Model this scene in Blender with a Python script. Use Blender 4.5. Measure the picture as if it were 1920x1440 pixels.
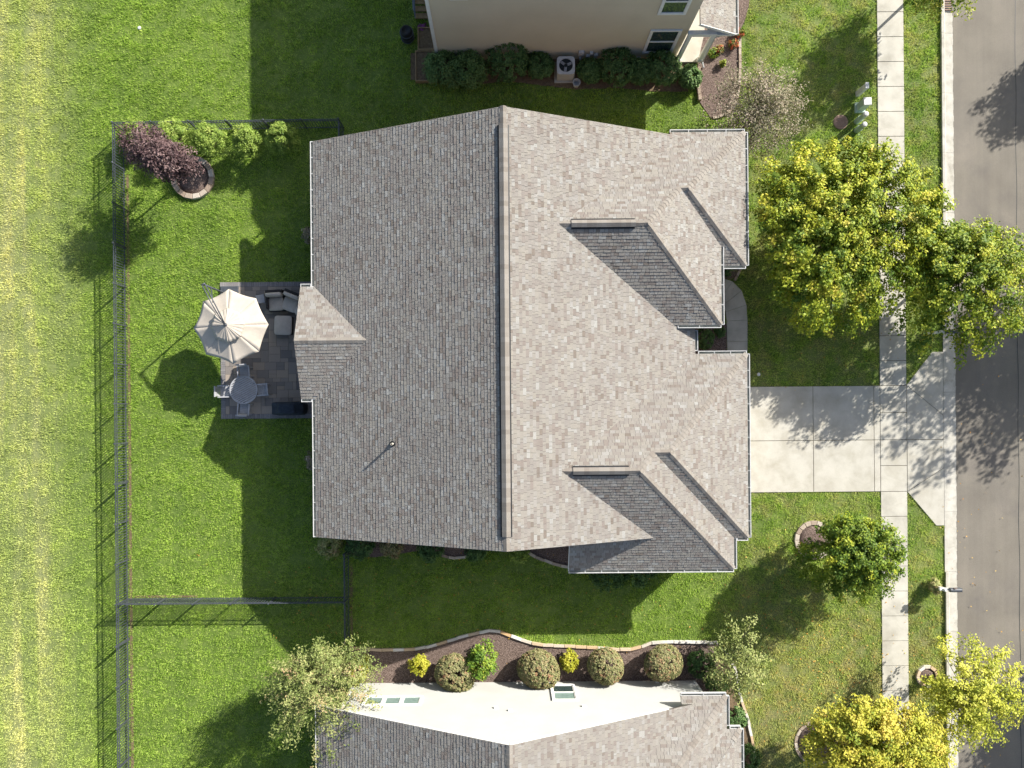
import bpy, math, random
import numpy as np
from mathutils import Vector, Matrix

random.seed(7)
rng = np.random.default_rng(7)
R = math.radians

# ------------------------------------------------------------------ camera, sky, sun, exposure
H = 38.1            # drone height over the lawn (m)
F = 1400.0          # focal length in pixels of the 1920 px wide photograph
CX, CY = 945.0, 764.0
ROLL = -0.008
scene = bpy.context.scene
for o in list(bpy.data.objects):
    bpy.data.objects.remove(o)
cd = bpy.data.cameras.new('camera')
cam = bpy.data.objects.new('camera', cd)
scene.collection.objects.link(cam)
cam.location = (0, 0, H)
cam.rotation_euler = (0, 0, ROLL)
cd.sensor_width = 36.0
cd.lens = 36.0 * F / 1920.0
cd.shift_x = (960 - CX) / 1920.0
cd.shift_y = (CY - 720) / 1920.0
cd.clip_end = 2000
scene.camera = cam

SUN_EL, SUN_AZ = R(29.6), math.atan2(1700, 1984)      # azimuth counted from +X towards +Y
world = bpy.data.worlds.new('World')
scene.world = world
world.use_nodes = True
wn = world.node_tree.nodes
sky = wn.new('ShaderNodeTexSky')
sky.sky_type = 'NISHITA'
sky.sun_disc = False
sky.sun_elevation = SUN_EL
sky.sun_rotation = math.pi / 2 - SUN_AZ
sky.air_density = 1.0
sky.dust_density = 2.2
wn['Background'].inputs['Strength'].default_value = 0.092
world.node_tree.links.new(sky.outputs[0], wn['Background'].inputs[0])
sd = bpy.data.lights.new('sun', 'SUN')
sd.energy = 5.0
sd.angle = R(0.55)
sd.color = (1.0, 0.96, 0.89)
sun = bpy.data.objects.new('sun', sd)
scene.collection.objects.link(sun)
sdir = Vector((math.cos(SUN_EL) * math.cos(SUN_AZ), math.cos(SUN_EL) * math.sin(SUN_AZ), math.sin(SUN_EL)))
sun.rotation_euler = sdir.to_track_quat('Z', 'Y').to_euler()
sun.location = (60, 50, 60)
vs = scene.view_settings
vs.view_transform = 'Standard'
vs.look = 'None'
vs.gamma = 1.0
vs.use_curve_mapping = False
vs.exposure = 0.94
scene.cycles.max_bounces = 6
scene.cycles.diffuse_bounces = 3
scene.cycles.transparent_max_bounces = 6

# ------------------------------------------------------------------ photograph measures -> metres
cr, sr = math.cos(ROLL), math.sin(ROLL)
def W(px, py, z=0.0):
    k = (H - z) / F
    dx, dy = (px - CX) * k, (CY - py) * k
    return Vector((cr * dx - sr * dy, sr * dx + cr * dy, z))
PM = F / H          # ground pixels per metre

def lin(c):
    out = []
    for v in c:
        v = v / 255.0
        out.append(v / 12.92 if v <= 0.04045 else ((v + 0.055) / 1.055) ** 2.4)
    return tuple(out) + (1.0,)

# ------------------------------------------------------------------ materials
def new_mat(name):
    m = bpy.data.materials.new(name)
    m.use_nodes = True
    return m, m.node_tree.nodes, m.node_tree.links

def ramp(nt, cols, lo=0.3, hi=0.7):
    r = nt.new('ShaderNodeValToRGB')
    e = r.color_ramp.elements
    n = len(cols)
    while len(e) < n:
        e.new(0.5)
    for i, c in enumerate(cols):
        e[i].position = lo + (hi - lo) * i / max(1, n - 1)
        e[i].color = c
    return r

def noise(nt, lk, scale, detail=4, rough=0.55, vec=None, dist=0.0):
    n = nt.new('ShaderNodeTexNoise')
    n.inputs['Scale'].default_value = scale
    n.inputs['Detail'].default_value = detail
    n.inputs['Roughness'].default_value = rough
    n.inputs['Distortion'].default_value = dist
    if vec is not None:
        lk.new(vec, n.inputs['Vector'])
    return n

def mixc(nt, lk, a, b, fac, mode='MIX'):
    m = nt.new('ShaderNodeMix')
    m.data_type = 'RGBA'
    m.blend_type = mode
    for s, v in ((m.inputs[6], a), (m.inputs[7], b), (m.inputs[0], fac)):
        if hasattr(v, 'is_linked'):
            lk.new(v, s)
        else:
            s.default_value = v
    return m.outputs[2]

def nmat(name, cols, scale=6.0, rough=0.8, bump=0.0, bscale=60.0, attr=False, detail=4, lo=0.3, hi=0.7,
         metal=0.0, fine=0.12, spec=0.3, dirt=None, streak=False):
    """principled: colour from a noise (or from the per-face tint) with a finer noise over it"""
    m, nt, lk = new_mat(name)
    p = nt['Principled BSDF']
    geo = nt.new('ShaderNodeNewGeometry')
    pos = geo.outputs['Position']
    if attr:
        a = nt.new('ShaderNodeAttribute')
        a.attribute_name = 'tint'
        r = ramp(nt, cols, 0.0, 1.0)
        lk.new(a.outputs['Fac'], r.inputs[0])
    else:
        n = noise(nt, lk, scale, detail, vec=pos)
        r = ramp(nt, cols, lo, hi)
        lk.new(n.outputs[0], r.inputs[0])
    c = r.outputs[0]
    if fine:
        n2 = noise(nt, lk, bscale, 3, vec=pos)
        r2 = ramp(nt, [(1 - fine * 2, 1 - fine * 2, 1 - fine * 2, 1), (1 + fine, 1 + fine, 1 + fine, 1)], 0.3, 0.7)
        lk.new(n2.outputs[0], r2.inputs[0])
        c = mixc(nt, lk, c, r2.outputs[0], 1.0, 'MULTIPLY')
    if dirt:
        n3 = noise(nt, lk, dirt[0], 6, 0.65, vec=pos, dist=0.6)
        r3 = ramp(nt, [(0, 0, 0, 1), (1, 1, 1, 1)], dirt[2], dirt[3])
        lk.new(n3.outputs[0], r3.inputs[0])
        c = mixc(nt, lk, c, dirt[1], r3.outputs[0])
    if streak:
        # wheel-worn bands and oil tracks that run along the road
        mp = nt.new('ShaderNodeMapping')
        lk.new(pos, mp.inputs[0])
        mp.inputs['Scale'].default_value = (1.0, 0.02, 1.0)
        n6 = noise(nt, lk, 1.6, 5, 0.6, vec=mp.outputs[0])
        r6 = ramp(nt, [(.93, .93, .93, 1), (1.06, 1.06, 1.04, 1)], 0.35, 0.65)
        lk.new(n6.outputs[0], r6.inputs[0])
        c = mixc(nt, lk, c, r6.outputs[0], 1.0, 'MULTIPLY')
    lk.new(c, p.inputs['Base Color'])
    p.inputs['Roughness'].default_value = rough
    p.inputs['Metallic'].default_value = metal
    p.inputs['Specular IOR Level'].default_value = spec
    if bump:
        n4 = noise(nt, lk, bscale, 4, vec=pos)
        b = nt.new('ShaderNodeBump')
        b.inputs['Strength'].default_value = bump
        b.inputs['Distance'].default_value = 0.03
        lk.new(n4.outputs[0], b.inputs['Height'])
        lk.new(b.outputs[0], p.inputs['Normal'])
    return m

def leafmat(name, cols, trans=0.3, rough=0.6):
    m, nt, lk = new_mat(name)
    p = nt['Principled BSDF']
    a = nt.new('ShaderNodeAttribute')
    a.attribute_name = 'tint'
    r = ramp(nt, cols, 0.0, 1.0)
    lk.new(a.outputs['Fac'], r.inputs[0])
    lk.new(r.outputs[0], p.inputs['Base Color'])
    p.inputs['Roughness'].default_value = rough
    p.inputs['Specular IOR Level'].default_value = 0.35
    t = nt.new('ShaderNodeBsdfTranslucent')
    lk.new(r.outputs[0], t.inputs[0])
    mx = nt.new('ShaderNodeMixShader')
    mx.inputs[0].default_value = trans
    lk.new(p.outputs[0], mx.inputs[1])
    lk.new(t.outputs[0], mx.inputs[2])
    lk.new(mx.outputs[0], nt['Material Output'].inputs[0])
    return m

def grassmat(name, blades):
    """lawn colour in world metres: green with drier, yellower zones and faint mowing stripes"""
    m, nt, lk = new_mat(name)
    p = nt['Principled BSDF']
    geo = nt.new('ShaderNodeNewGeometry')
    pos = geo.outputs['Position']
    sep = nt.new('ShaderNodeSeparateXYZ')
    lk.new(pos, sep.inputs[0])
    def math_(op, a, b=None, clamp=False):
        n = nt.new('ShaderNodeMath')
        n.operation = op
        n.use_clamp = clamp
        for i, v in enumerate((a, b)):
            if v is None:
                continue
            if hasattr(v, 'is_linked'):
                lk.new(v, n.inputs[i])
            else:
                n.inputs[i].default_value = v
        return n.outputs[0]
    def mrange(v, a, b):
        n = nt.new('ShaderNodeMapRange')
        n.interpolation_type = 'SMOOTHSTEP'
        lk.new(v, n.inputs[0])
        n.inputs[1].default_value = a
        n.inputs[2].default_value = b
        return n.outputs[0]
    x, y = sep.outputs[0], sep.outputs[1]
    nb = noise(nt, lk, 0.35, 5, 0.6, vec=pos)
    ns = noise(nt, lk, 4.5, 6, 0.75, vec=pos)
    nf = noise(nt, lk, 9.0, 6, 0.75, vec=pos)
    base = ramp(nt, [lin((132, 165, 64)), lin((170, 198, 90)), lin((203, 221, 122))], 0.3, 0.7)
    lk.new(ns.outputs[0], base.inputs[0])
    c = base.outputs[0]
    # fine straw flecks
    fl = ramp(nt, [(0, 0, 0, 1), (1, 1, 1, 1)], 0.52, 0.75)
    lk.new(nf.outputs[0], fl.inputs[0])
    c = mixc(nt, lk, c, lin((218, 222, 148)), math_('MULTIPLY', fl.outputs[0], 0.55))
    # west field, yellower towards the photograph's left edge, with long mowing streaks along Y
    mp = nt.new('ShaderNodeMapping')
    lk.new(pos, mp.inputs[0])
    mp.inputs['Scale'].default_value = (1.0, 0.06, 1.0)
    st = noise(nt, lk, 1.1, 3, 0.6, vec=mp.outputs[0])
    wmask = math_('SUBTRACT', 1.0, mrange(x, -24.6, -19.8))
    dry_w = ramp(nt, [(0, 0, 0, 1), (1, 1, 1, 1)], 0.40, 0.66)
    lk.new(st.outputs[0], dry_w.inputs[0])
    c = mixc(nt, lk, c, lin((236, 232, 168)), math_('MULTIPLY', wmask, math_('ADD', math_('MULTIPLY', dry_w.outputs[0], 0.5), 0.40), True))
    # light mowing bands everywhere in the yard, across the lot
    mp2 = nt.new('ShaderNodeMapping')
    lk.new(pos, mp2.inputs[0])
    mp2.inputs['Scale'].default_value = (1.0, 0.05, 1.0)
    st2 = noise(nt, lk, 1.3, 3, 0.6, vec=mp2.outputs[0], dist=0.5)
    band = ramp(nt, [(0.92, 0.95, 0.92, 1), (1.06, 1.05, 1.03, 1)], 0.38, 0.62)
    lk.new(st2.outputs[0], band.inputs[0])
    c = mixc(nt, lk, c, band.outputs[0], 1.0, 'MULTIPLY')
    # front lawns, dry patches that grow towards the south east
    emask = mrange(x, 9.5, 13.0)
    smask = mrange(y, -6.0, -17.0)
    dryn = ramp(nt, [(0, 0, 0, 1), (1, 1, 1, 1)], 0.42, 0.70)
    n5 = noise(nt, lk, 1.1, 7, 0.72, vec=pos, dist=0.4)
    lk.new(n5.outputs[0], dryn.inputs[0])
    amt = math_('MULTIPLY', emask, math_('ADD', math_('MULTIPLY', dryn.outputs[0], 0.75), math_('MULTIPLY', smask, 0.42)), True)
    c = mixc(nt, lk, c, lin((222, 210, 148)), amt)
    # bare, worn spots
    sp = ramp(nt, [(0, 0, 0, 1), (1, 1, 1, 1)], 0.70, 0.80)
    lk.new(nb.outputs[0], sp.inputs[0])
    c = mixc(nt, lk, c, lin((200, 188, 146)), math_('MULTIPLY', sp.outputs[0], 0.6))
    # broad tone changes
    bt = ramp(nt, [(0.86, 0.88, 0.86, 1), (1.10, 1.08, 1.03, 1)], 0.35, 0.65)
    lk.new(nb.outputs[0], bt.inputs[0])
    c = mixc(nt, lk, c, bt.outputs[0], 1.0, 'MULTIPLY')
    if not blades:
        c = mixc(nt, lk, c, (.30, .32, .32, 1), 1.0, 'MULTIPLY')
    lk.new(c, p.inputs['Base Color'])
    p.inputs['Roughness'].default_value = 0.75
    p.inputs['Specular IOR Level'].default_value = 0.2
    if blades:
        t = nt.new('ShaderNodeBsdfTranslucent')
        lk.new(c, t.inputs[0])
        mx = nt.new('ShaderNodeMixShader')
        mx.inputs[0].default_value = 0.48
        lk.new(p.outputs[0], mx.inputs[1])
        lk.new(t.outputs[0], mx.inputs[2])
        lk.new(mx.outputs[0], nt['Material Output'].inputs[0])
    else:
        b = nt.new('ShaderNodeBump')
        b.inputs['Strength'].default_value = 0.7
        b.inputs['Distance'].default_value = 0.06
        lk.new(nf.outputs[0], b.inputs['Height'])
        lk.new(b.outputs[0], p.inputs['Normal'])
    return m

M = {}
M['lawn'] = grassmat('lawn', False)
M['blade'] = grassmat('grass blade', True)
M['shingle'] = nmat('asphalt shingle', [lin((129, 120, 111)), lin((140, 131, 124)), lin((146, 141, 135)), lin((153, 148, 139)),
                                        lin((155, 152, 147)), lin((164, 163, 158))], attr=True, rough=0.92, bump=1.0, bscale=75, fine=0.12, spec=0.15, dirt=(0.45, lin((132, 127, 122)), 0.5, 1.1))
M['cap'] = nmat('cap shingle', [lin((126, 118, 110)), lin((140, 134, 126)), lin((150, 145, 138))], attr=True, rough=0.92, bump=0.5, bscale=190, spec=0.15)
M['deck'] = nmat('roof underlay', [lin((70, 64, 60)), lin((90, 84, 78))], rough=0.9)
M['rake'] = nmat('beige rake trim', [lin((150, 144, 136)), lin((164, 158, 150))], rough=0.6, fine=0.03)
M['white'] = nmat('white aluminium', [lin((188, 188, 186)), lin((206, 206, 204))], rough=0.45, fine=0.03)
M['gutin'] = nmat('gutter trough', [lin((120, 126, 118)), lin((165, 170, 160))], rough=0.6, scale=3)
M['trim'] = nmat('white trim paint', [lin((220, 220, 216)), lin((232, 232, 228))], rough=0.5, fine=0.03)
M['tan'] = nmat('tan lap siding', [lin((198, 186, 160)), lin((206, 194, 168))], rough=0.7, scale=0.8, fine=0.04)
M['cream'] = nmat('cream lap siding', [lin((174, 174, 169)), lin((182, 182, 177))], rough=0.65, scale=0.8, fine=0.04)
M['brick'] = nmat('house brick wall', [lin((130, 108, 92)), lin((150, 128, 110))], rough=0.85, scale=8)
M['concrete'] = nmat('broomed concrete', [lin((172, 167, 154)), lin((184, 180, 168)), lin((190, 186, 174))], scale=1.3, rough=0.85, bump=0.12,
                     bscale=45, fine=0.05, dirt=(0.8, lin((156, 150, 134)), 0.47, 0.82))
M['walkconc'] = nmat('pavement concrete', [lin((168, 164, 152)), lin((186, 182, 170)), lin((196, 192, 180))], scale=1.1, rough=0.85, bump=0.12,
                     bscale=45, fine=0.05, dirt=(0.9, lin((150, 144, 130)), 0.5, 0.9))
M['kerb'] = nmat('kerb concrete', [lin((172, 168, 156)), lin((196, 192, 182))], scale=2.0, rough=0.85, bump=0.2, bscale=40, fine=0.08,
                 dirt=(2.2, lin((136, 130, 118)), 0.52, 0.85))
M['joint'] = nmat('joint soil', [lin((84, 76, 62)), lin((104, 96, 80))], scale=8, rough=0.95)
M['asphalt'] = nmat('worn asphalt', [lin((118, 112, 103)), lin((126, 120, 110)), lin((133, 126, 116))], scale=0.5, rough=0.9, bump=0.35, bscale=70,
                    fine=0.10, dirt=(0.35, lin((108, 103, 98)), 0.5, 0.8), streak=True)
M['mulch'] = nmat('bark mulch', [lin((74, 60, 54)), lin((112, 96, 88)), lin((150, 132, 122))], scale=24, rough=0.95, bump=0.9, bscale=30, lo=0.35, hi=0.65, fine=0.25)
M['soil'] = nmat('bare soil', [lin((96, 80, 62)), lin((130, 112, 88))], scale=9, rough=0.95, bump=0.8, bscale=24)
M['paver'] = nmat('patio paver', [lin((120, 114, 110)), lin((142, 134, 126)), lin((160, 148, 136)), lin((170, 154, 136))], attr=True, rough=0.85, bump=0.3, bscale=60, fine=0.1)
M['edgepaver'] = nmat('border paver', [lin((124, 120, 120)), lin((142, 138, 136))], attr=True, rough=0.85, bump=0.3, bscale=60, fine=0.1)
M['stone'] = nmat('edging block', [lin((150, 132, 116)), lin((178, 164, 148)), lin((196, 186, 172))], attr=True, rough=0.9, bump=0.5, bscale=40, fine=0.12)
M['pale'] = nmat('pale edging block', [lin((196, 160, 112)), lin((202, 196, 186)), lin((216, 212, 206))], attr=True, rough=0.9, bump=0.5, bscale=40, fine=0.1)
M['fence'] = nmat('black powder coat', [lin((58, 62, 68)), lin((78, 82, 90))], rough=0.34, scale=5, spec=0.5, fine=0.05)
M['canvas'] = nmat('umbrella canvas', [lin((176, 167, 154)), lin((188, 179, 166))], rough=0.85, scale=3, fine=0.04, bump=0.15, bscale=30)
M['charcoal'] = nmat('charcoal metal', [lin((66, 70, 76)), lin((84, 88, 94))], rough=0.4, fine=0.04)
M['cushion'] = nmat('grey cushion', [lin((188, 178, 166)), lin((202, 192, 180))], rough=0.95, scale=4, fine=0.06, bump=0.1, bscale=40)
M['wicker'] = nmat('dark wicker', [lin((40, 38, 38)), lin((64, 60, 58))], rough=0.7, scale=30, bump=0.5)
M['slatgrey'] = nmat('grey slat', [lin((156, 156, 158)), lin((180, 180, 182))], rough=0.6, scale=5, fine=0.06)
M['cover'] = nmat('grill cover', [lin((36, 44, 54)), lin((52, 60, 70))], rough=0.75, scale=6, bump=0.4, bscale=14)
M['glass'] = nmat('window glass', [lin((44, 58, 58)), lin((60, 76, 74))], rough=0.06, fine=0, spec=0.8)
M['blind'] = nmat('window blind', [lin((112, 134, 128)), lin((132, 152, 146))], rough=0.25, fine=0, spec=0.6)
M['acbody'] = nmat('ac housing', [lin((188, 182, 168)), lin((200, 194, 182))], rough=0.5, fine=0.04)
M['dark'] = nmat('dark grille', [lin((30, 36, 38)), lin((48, 56, 58))], rough=0.5)
M['utility'] = nmat('pale green utility paint', [lin((150, 170, 158)), lin((170, 188, 176))], rough=0.55, fine=0.05)
M['bark'] = nmat('tree bark', [lin((88, 76, 64)), lin((128, 114, 100))], scale=14, rough=0.9, bump=0.6, bscale=25)
M['wood'] = nmat('weathered wood', [lin((140, 116, 86)), lin((168, 144, 110))], scale=7, rough=0.85)
M['iron'] = nmat('cast iron', [lin((138, 112, 98)), lin((164, 138, 122))], scale=12, rough=0.8)
M['rail'] = nmat('blue grey rail', [lin((110, 122, 140)), lin((128, 138, 154))], rough=0.5)
M['black'] = nmat('black plastic', [lin((22, 24, 26)), lin((34, 36, 40))], rough=0.5)
M['fleck'] = nmat('fallen leaf', [lin((196, 150, 60)), lin((170, 120, 60)), lin((206, 180, 100))], attr=True, rough=0.8, fine=0)

M['maple'] = leafmat('yellowing maple leaf', [lin((84, 112, 32)), lin((126, 146, 38)), lin((162, 172, 46)), lin((190, 188, 58)), lin((206, 192, 86))], .25)
M['maplegreen'] = leafmat('green maple leaf', [lin((76, 106, 36)), lin((108, 140, 46)), lin((142, 162, 56)), lin((170, 176, 68)), lin((184, 178, 92))], .25)
M['gold'] = leafmat('golden leaf', [lin((122, 142, 46)), lin((168, 170, 56)), lin((188, 184, 66)), lin((200, 190, 76)), lin((206, 186, 84))], .25)
M['limegold'] = leafmat('lime leaf', [lin((132, 144, 48)), lin((174, 180, 60)), lin((196, 196, 76)), lin((206, 200, 94))], .25)
M['plum'] = leafmat('plum leaf', [lin((66, 48, 50)), lin((100, 78, 78)), lin((130, 106, 104)), lin((160, 138, 132))], 0.2)
M['olive'] = leafmat('olive leaf', [lin((106, 120, 60)), lin((140, 150, 84)), lin((166, 168, 108)), lin((178, 148, 112))], 0.2)
M['crab'] = leafmat('thin russet leaf', [lin((104, 108, 74)), lin((134, 132, 100)), lin((162, 148, 128)), lin((184, 168, 150))], 0.25)
M['arb'] = leafmat('arborvitae spray', [lin((80, 108, 38)), lin((116, 142, 54)), lin((150, 172, 76)), lin((176, 190, 98))], 0.25)
M['shrub'] = leafmat('shrub leaf', [lin((48, 76, 40)), lin((68, 100, 52)), lin((92, 124, 66)), lin((118, 146, 84))], 0.25)
M['spirea'] = leafmat('spirea leaf', [lin((110, 116, 68)), lin((140, 142, 94)), lin((160, 150, 108)), lin((172, 124, 96))], 0.25)
M['yellow'] = leafmat('yellow shrub leaf', [lin((140, 148, 40)), lin((184, 182, 56)), lin((206, 198, 84))], 0.35)
M['flower'] = leafmat('orange flower', [lin((84, 116, 50)), lin((110, 126, 60)), lin((196, 110, 66)), lin((206, 92, 70))], 0.2)
M['purple'] = leafmat('purple flower', [lin((60, 90, 40)), lin((150, 70, 150)), lin((176, 90, 176))], 0.2)

# ------------------------------------------------------------------ mesh builder and scene graph
class MB:
    def __init__(s):
        s.v, s.f, s.t = [], [], []
    def face(s, pts, tint=0.5):
        i = len(s.v)
        s.v.extend([tuple(p) for p in pts])
        s.f.append(tuple(range(i, i + len(pts))))
        s.t.append(tint)
    def grid(s, rows, tint=0.5):
        i = len(s.v)
        n = len(rows[0])
        for r_ in rows:
            s.v.extend([tuple(p) for p in r_])
        for a in range(len(rows) - 1):
            for j in range(n - 1):
                k = i + a * n + j
                s.f.append((k, k + n, k + n + 1, k + 1))
                s.t.append(tint)
    def prism(s, poly, z0, z1, tint=0.5, inset=0.0):
        """upright prism over a CCW polygon of (x, y); the top may be inset to make a bevel"""
        n = len(poly)
        i = len(s.v)
        cx = sum(p[0] for p in poly) / n
        cy = sum(p[1] for p in poly) / n
        s.v.extend([(p[0], p[1], z0) for p in poly])
        if inset:
            s.v.extend([(p[0], p[1], z1 - inset) for p in poly])
            top = []
            for p in poly:
                d = math.hypot(p[0] - cx, p[1] - cy) or 1
                top.append((p[0] - (p[0] - cx) / d * inset * 1.3, p[1] - (p[1] - cy) / d * inset * 1.3, z1))
            s.v.extend(top)
            L = 3
        else:
            s.v.extend([(p[0], p[1], z1) for p in poly])
            L = 2
        for l in range(L - 1):
            for k in range(n):
                a, b = i + l * n + k, i + l * n + (k + 1) % n
                s.f.append((a, b, b + n, a + n))
                s.t.append(tint)
        s.f.append(tuple(i + (L - 1) * n + k for k in range(n)))
        s.t.append(tint)
        s.f.append(tuple(i + k for k in reversed(range(n))))
        s.t.append(tint)
    def box(s, c, size, rz=0.0, tint=0.5, bev=0.0):
        x, y = size[0] / 2, size[1] / 2
        ca, sa = math.cos(rz), math.sin(rz)
        poly = [(c[0] + ca * a - sa * b, c[1] + sa * a + ca * b) for a, b in ((-x, -y), (x, -y), (x, y), (-x, y))]
        s.prism(poly, c[2] - size[2] / 2, c[2] + size[2] / 2, tint, bev)
    def bar(s, a, b, w, h=None, tint=0.5):
        """a box beam from a to b"""
        a, b = Vector(a), Vector(b)
        h = h or w
        d = (b - a).normalized()
        up = Vector((0, 0, 1)) if abs(d.z) < 0.95 else Vector((1, 0, 0))
        sx = d.cross(up).normalized() * w / 2
        sz = sx.normalized().cross(d).normalized() * h / 2
        i = len(s.v)
        for p in (a, b):
            for q in (-sx - sz, sx - sz, sx + sz, -sx + sz):
                s.v.append(tuple(p + q))
        for q in ((0, 1, 5, 4), (1, 2, 6, 5), (2, 3, 7, 6), (3, 0, 4, 7), (3, 2, 1, 0), (4, 5, 6, 7)):
            s.f.append(tuple(i + k for k in q))
            s.t.append(tint)
    def tube(s, pts, rad, n=8, tint=0.5):
        pts = [Vector(p) for p in pts]
        i = len(s.v)
        for k, p in enumerate(pts):
            d = (pts[min(k + 1, len(pts) - 1)] - pts[max(k - 1, 0)]).normalized()
            a = d.orthogonal().normalized() if abs(d.z) > 0.9 else d.cross(Vector((0, 0, 1))).normalized()
            b = d.cross(a)
            r = rad[k] if isinstance(rad, (list, tuple)) else rad
            for j in range(n):
                t = 2 * math.pi * j / n
                s.v.append(tuple(p + a * math.cos(t) * r + b * math.sin(t) * r))
        for k in range(len(pts) - 1):
            for j in range(n):
                a, b = i + k * n + j, i + k * n + (j + 1) % n
                s.f.append((a, b, b + n, a + n))
                s.t.append(tint)
        s.f.append(tuple(i + j for j in reversed(range(n))))
        s.t.append(tint)
        e = i + (len(pts) - 1) * n
        s.f.append(tuple(e + j for j in range(n)))
        s.t.append(tint)
    def lathe(s, c, prof, n=24, tint=0.5):
        i = len(s.v)
        for r, z in prof:
            for j in range(n):
                t = 2 * math.pi * j / n
                s.v.append((c[0] + r * math.cos(t), c[1] + r * math.sin(t), c[2] + z))
        for k in range(len(prof) - 1):
            for j in range(n):
                a, b = i + k * n + j, i + k * n + (j + 1) % n
                s.f.append((a, b, b + n, a + n))
                s.t.append(tint)
        e = i + (len(prof) - 1) * n
        s.f.append(tuple(e + j for j in range(n)))
        s.t.append(tint)
    def soft(s, c, size, rz=0.0, r=0.06, tint=0.5, puff=0.02):
        """a rounded cushion block"""
        ca, sa = math.cos(rz), math.sin(rz)
        x, y, z = size[0] / 2, size[1] / 2, size[2] / 2
        rings = [(-z, r), (-z + r * .6, r * .25), (0, 0), (z - r * .6, r * .25), (z, r)]
        i = len(s.v)
        per = 16
        for zz, ins in rings:
            for k in range(per):
                t = 2 * math.pi * k / per + math.pi / per
                ct, st = math.cos(t), math.sin(t)
                ex = 0.28
                px = (x - ins) * math.copysign(abs(ct) ** ex, ct)
                py = (y - ins) * math.copysign(abs(st) ** ex, st)
                s.v.append((c[0] + ca * px - sa * py, c[1] + sa * px + ca * py, c[2] + zz))
        for l in range(len(rings) - 1):
            for k in range(per):
                a, b = i + l * per + k, i + l * per + (k + 1) % per
                s.f.append((a, b, b + per, a + per))
                s.t.append(tint)
        e = i + (len(rings) - 1) * per
        m = len(s.v)
        s.v.append((c[0], c[1], c[2] + z + puff))
        for k in range(per):
            s.f.append((e + k, e + (k + 1) % per, m))
            s.t.append(tint)
        s.f.append(tuple(i + k for k in reversed(range(per))))
        s.t.append(tint)

COL = scene.collection
ORG = {}
def link(o, parent):
    COL.objects.link(o)
    if parent is not None:
        o.parent = parent
    return o

def props(o, label=None, cat=None, group=None, kind=None):
    for k, v in (('label', label), ('category', cat), ('group', group), ('kind', kind)):
        if v:
            o[k] = v
    return o

def thing(name, label, cat, loc=(0, 0, 0), group=None):
    o = bpy.data.objects.new(name, None)
    o.empty_display_size = 0.2
    o.location = loc
    ORG[o.name] = Vector(loc)
    link(o, None)
    return props(o, label, cat, group)

def part(name, mb, mat, parent=None, smooth=False, kind=None, label=None, local=False, cat=None, group=None):
    me = bpy.data.meshes.new(name)
    v = np.array(mb.v, dtype=np.float64).reshape(-1, 3)
    org = Vector((0, 0, 0))
    if parent is not None and not local:
        org = ORG.get(parent.name, Vector((0, 0, 0)))
        v = v - np.array(org)
    me.from_pydata(v.tolist(), [], mb.f)
    a = me.attributes.new('tint', 'FLOAT', 'FACE')
    a.data.foreach_set('value', np.array(mb.t, dtype=np.float32))
    me.materials.append(M[mat] if isinstance(mat, str) else mat)
    if smooth:
        me.polygons.foreach_set('use_smooth', [True] * len(me.polygons))
    me.update()
    o = bpy.data.objects.new(name, me)
    ORG[o.name] = org if not local else Vector((0, 0, 0))
    link(o, parent)
    return props(o, label, cat, group, kind)

def inst(name, src, loc, rz, parent, scale=None):
    """another object with the same mesh (pieces: pickets, pavers, caps)"""
    o = bpy.data.objects.new(name, src)
    o.location = loc
    o.rotation_euler = (0, 0, rz)
    if scale:
        o.scale = scale
    return link(o, parent)

def copy_thing(root, loc, rz, label):
    c = root.copy()
    COL.objects.link(c)
    c.location = loc
    c.rotation_euler = (0, 0, rz)
    c['label'] = label
    for ch in list(root.children):
        d = ch.copy()
        COL.objects.link(d)
        d.parent = c
        for g in list(ch.children):
            e = g.copy()
            COL.objects.link(e)
            e.parent = d
    return c

def quadmesh(name, V, tint, mat, parent=None, nper=4, kind=None):
    """V: (n, nper, 3) array of small faces"""
    n = len(V)
    me = bpy.data.meshes.new(name)
    me.vertices.add(n * nper)
    me.vertices.foreach_set('co', np.ascontiguousarray(V, dtype=np.float32).ravel())
    me.loops.add(n * nper)
    me.loops.foreach_set('vertex_index', np.arange(n * nper, dtype=np.int32))
    me.polygons.add(n)
    me.polygons.foreach_set('loop_start', np.arange(0, n * nper, nper, dtype=np.int32))
    me.polygons.foreach_set('loop_total', np.full(n, nper, dtype=np.int32))
    a = me.attributes.new('tint', 'FLOAT', 'FACE')
    a.data.foreach_set('value', np.clip(tint, 0, 1).astype(np.float32))
    me.materials.append(M[mat])
    me.update()
    o = bpy.data.objects.new(name, me)
    ORG[o.name] = Vector((0, 0, 0))
    link(o, parent)
    if kind:
        o['kind'] = kind
    return o

# ------------------------------------------------------------------ convex polygon tools (roofs)
def clip(poly, a, b, c):
    """keep the side a*x + b*y + c >= 0"""
    out = []
    n = len(poly)
    for i in range(n):
        p, q = poly[i], poly[(i + 1) % n]
        dp, dq = a * p[0] + b * p[1] + c, a * q[0] + b * q[1] + c
        if dp >= 0:
            out.append(p)
        if (dp > 0 and dq < 0) or (dp < 0 and dq > 0):
            t = dp / (dp - dq)
            out.append((p[0] + (q[0] - p[0]) * t, p[1] + (q[1] - p[1]) * t))
    return out
def area(poly):
    return 0.5 * sum(poly[i][0] * poly[(i + 1) % len(poly)][1] - poly[(i + 1) % len(poly)][0] * poly[i][1] for i in range(len(poly))) if len(poly) > 2 else 0
def subtract(poly, hps):
    """poly minus the convex set of half planes: a list of convex pieces"""
    out, rest = [], poly
    for (a, b, c) in hps:
        o = clip(rest, -a, -b, -c)
        if area(o) > 1e-4:
            out.append(o)
        rest = clip(rest, a, b, c)
        if area(rest) < 1e-4:
            break
    else:
        return out
    return out

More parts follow.
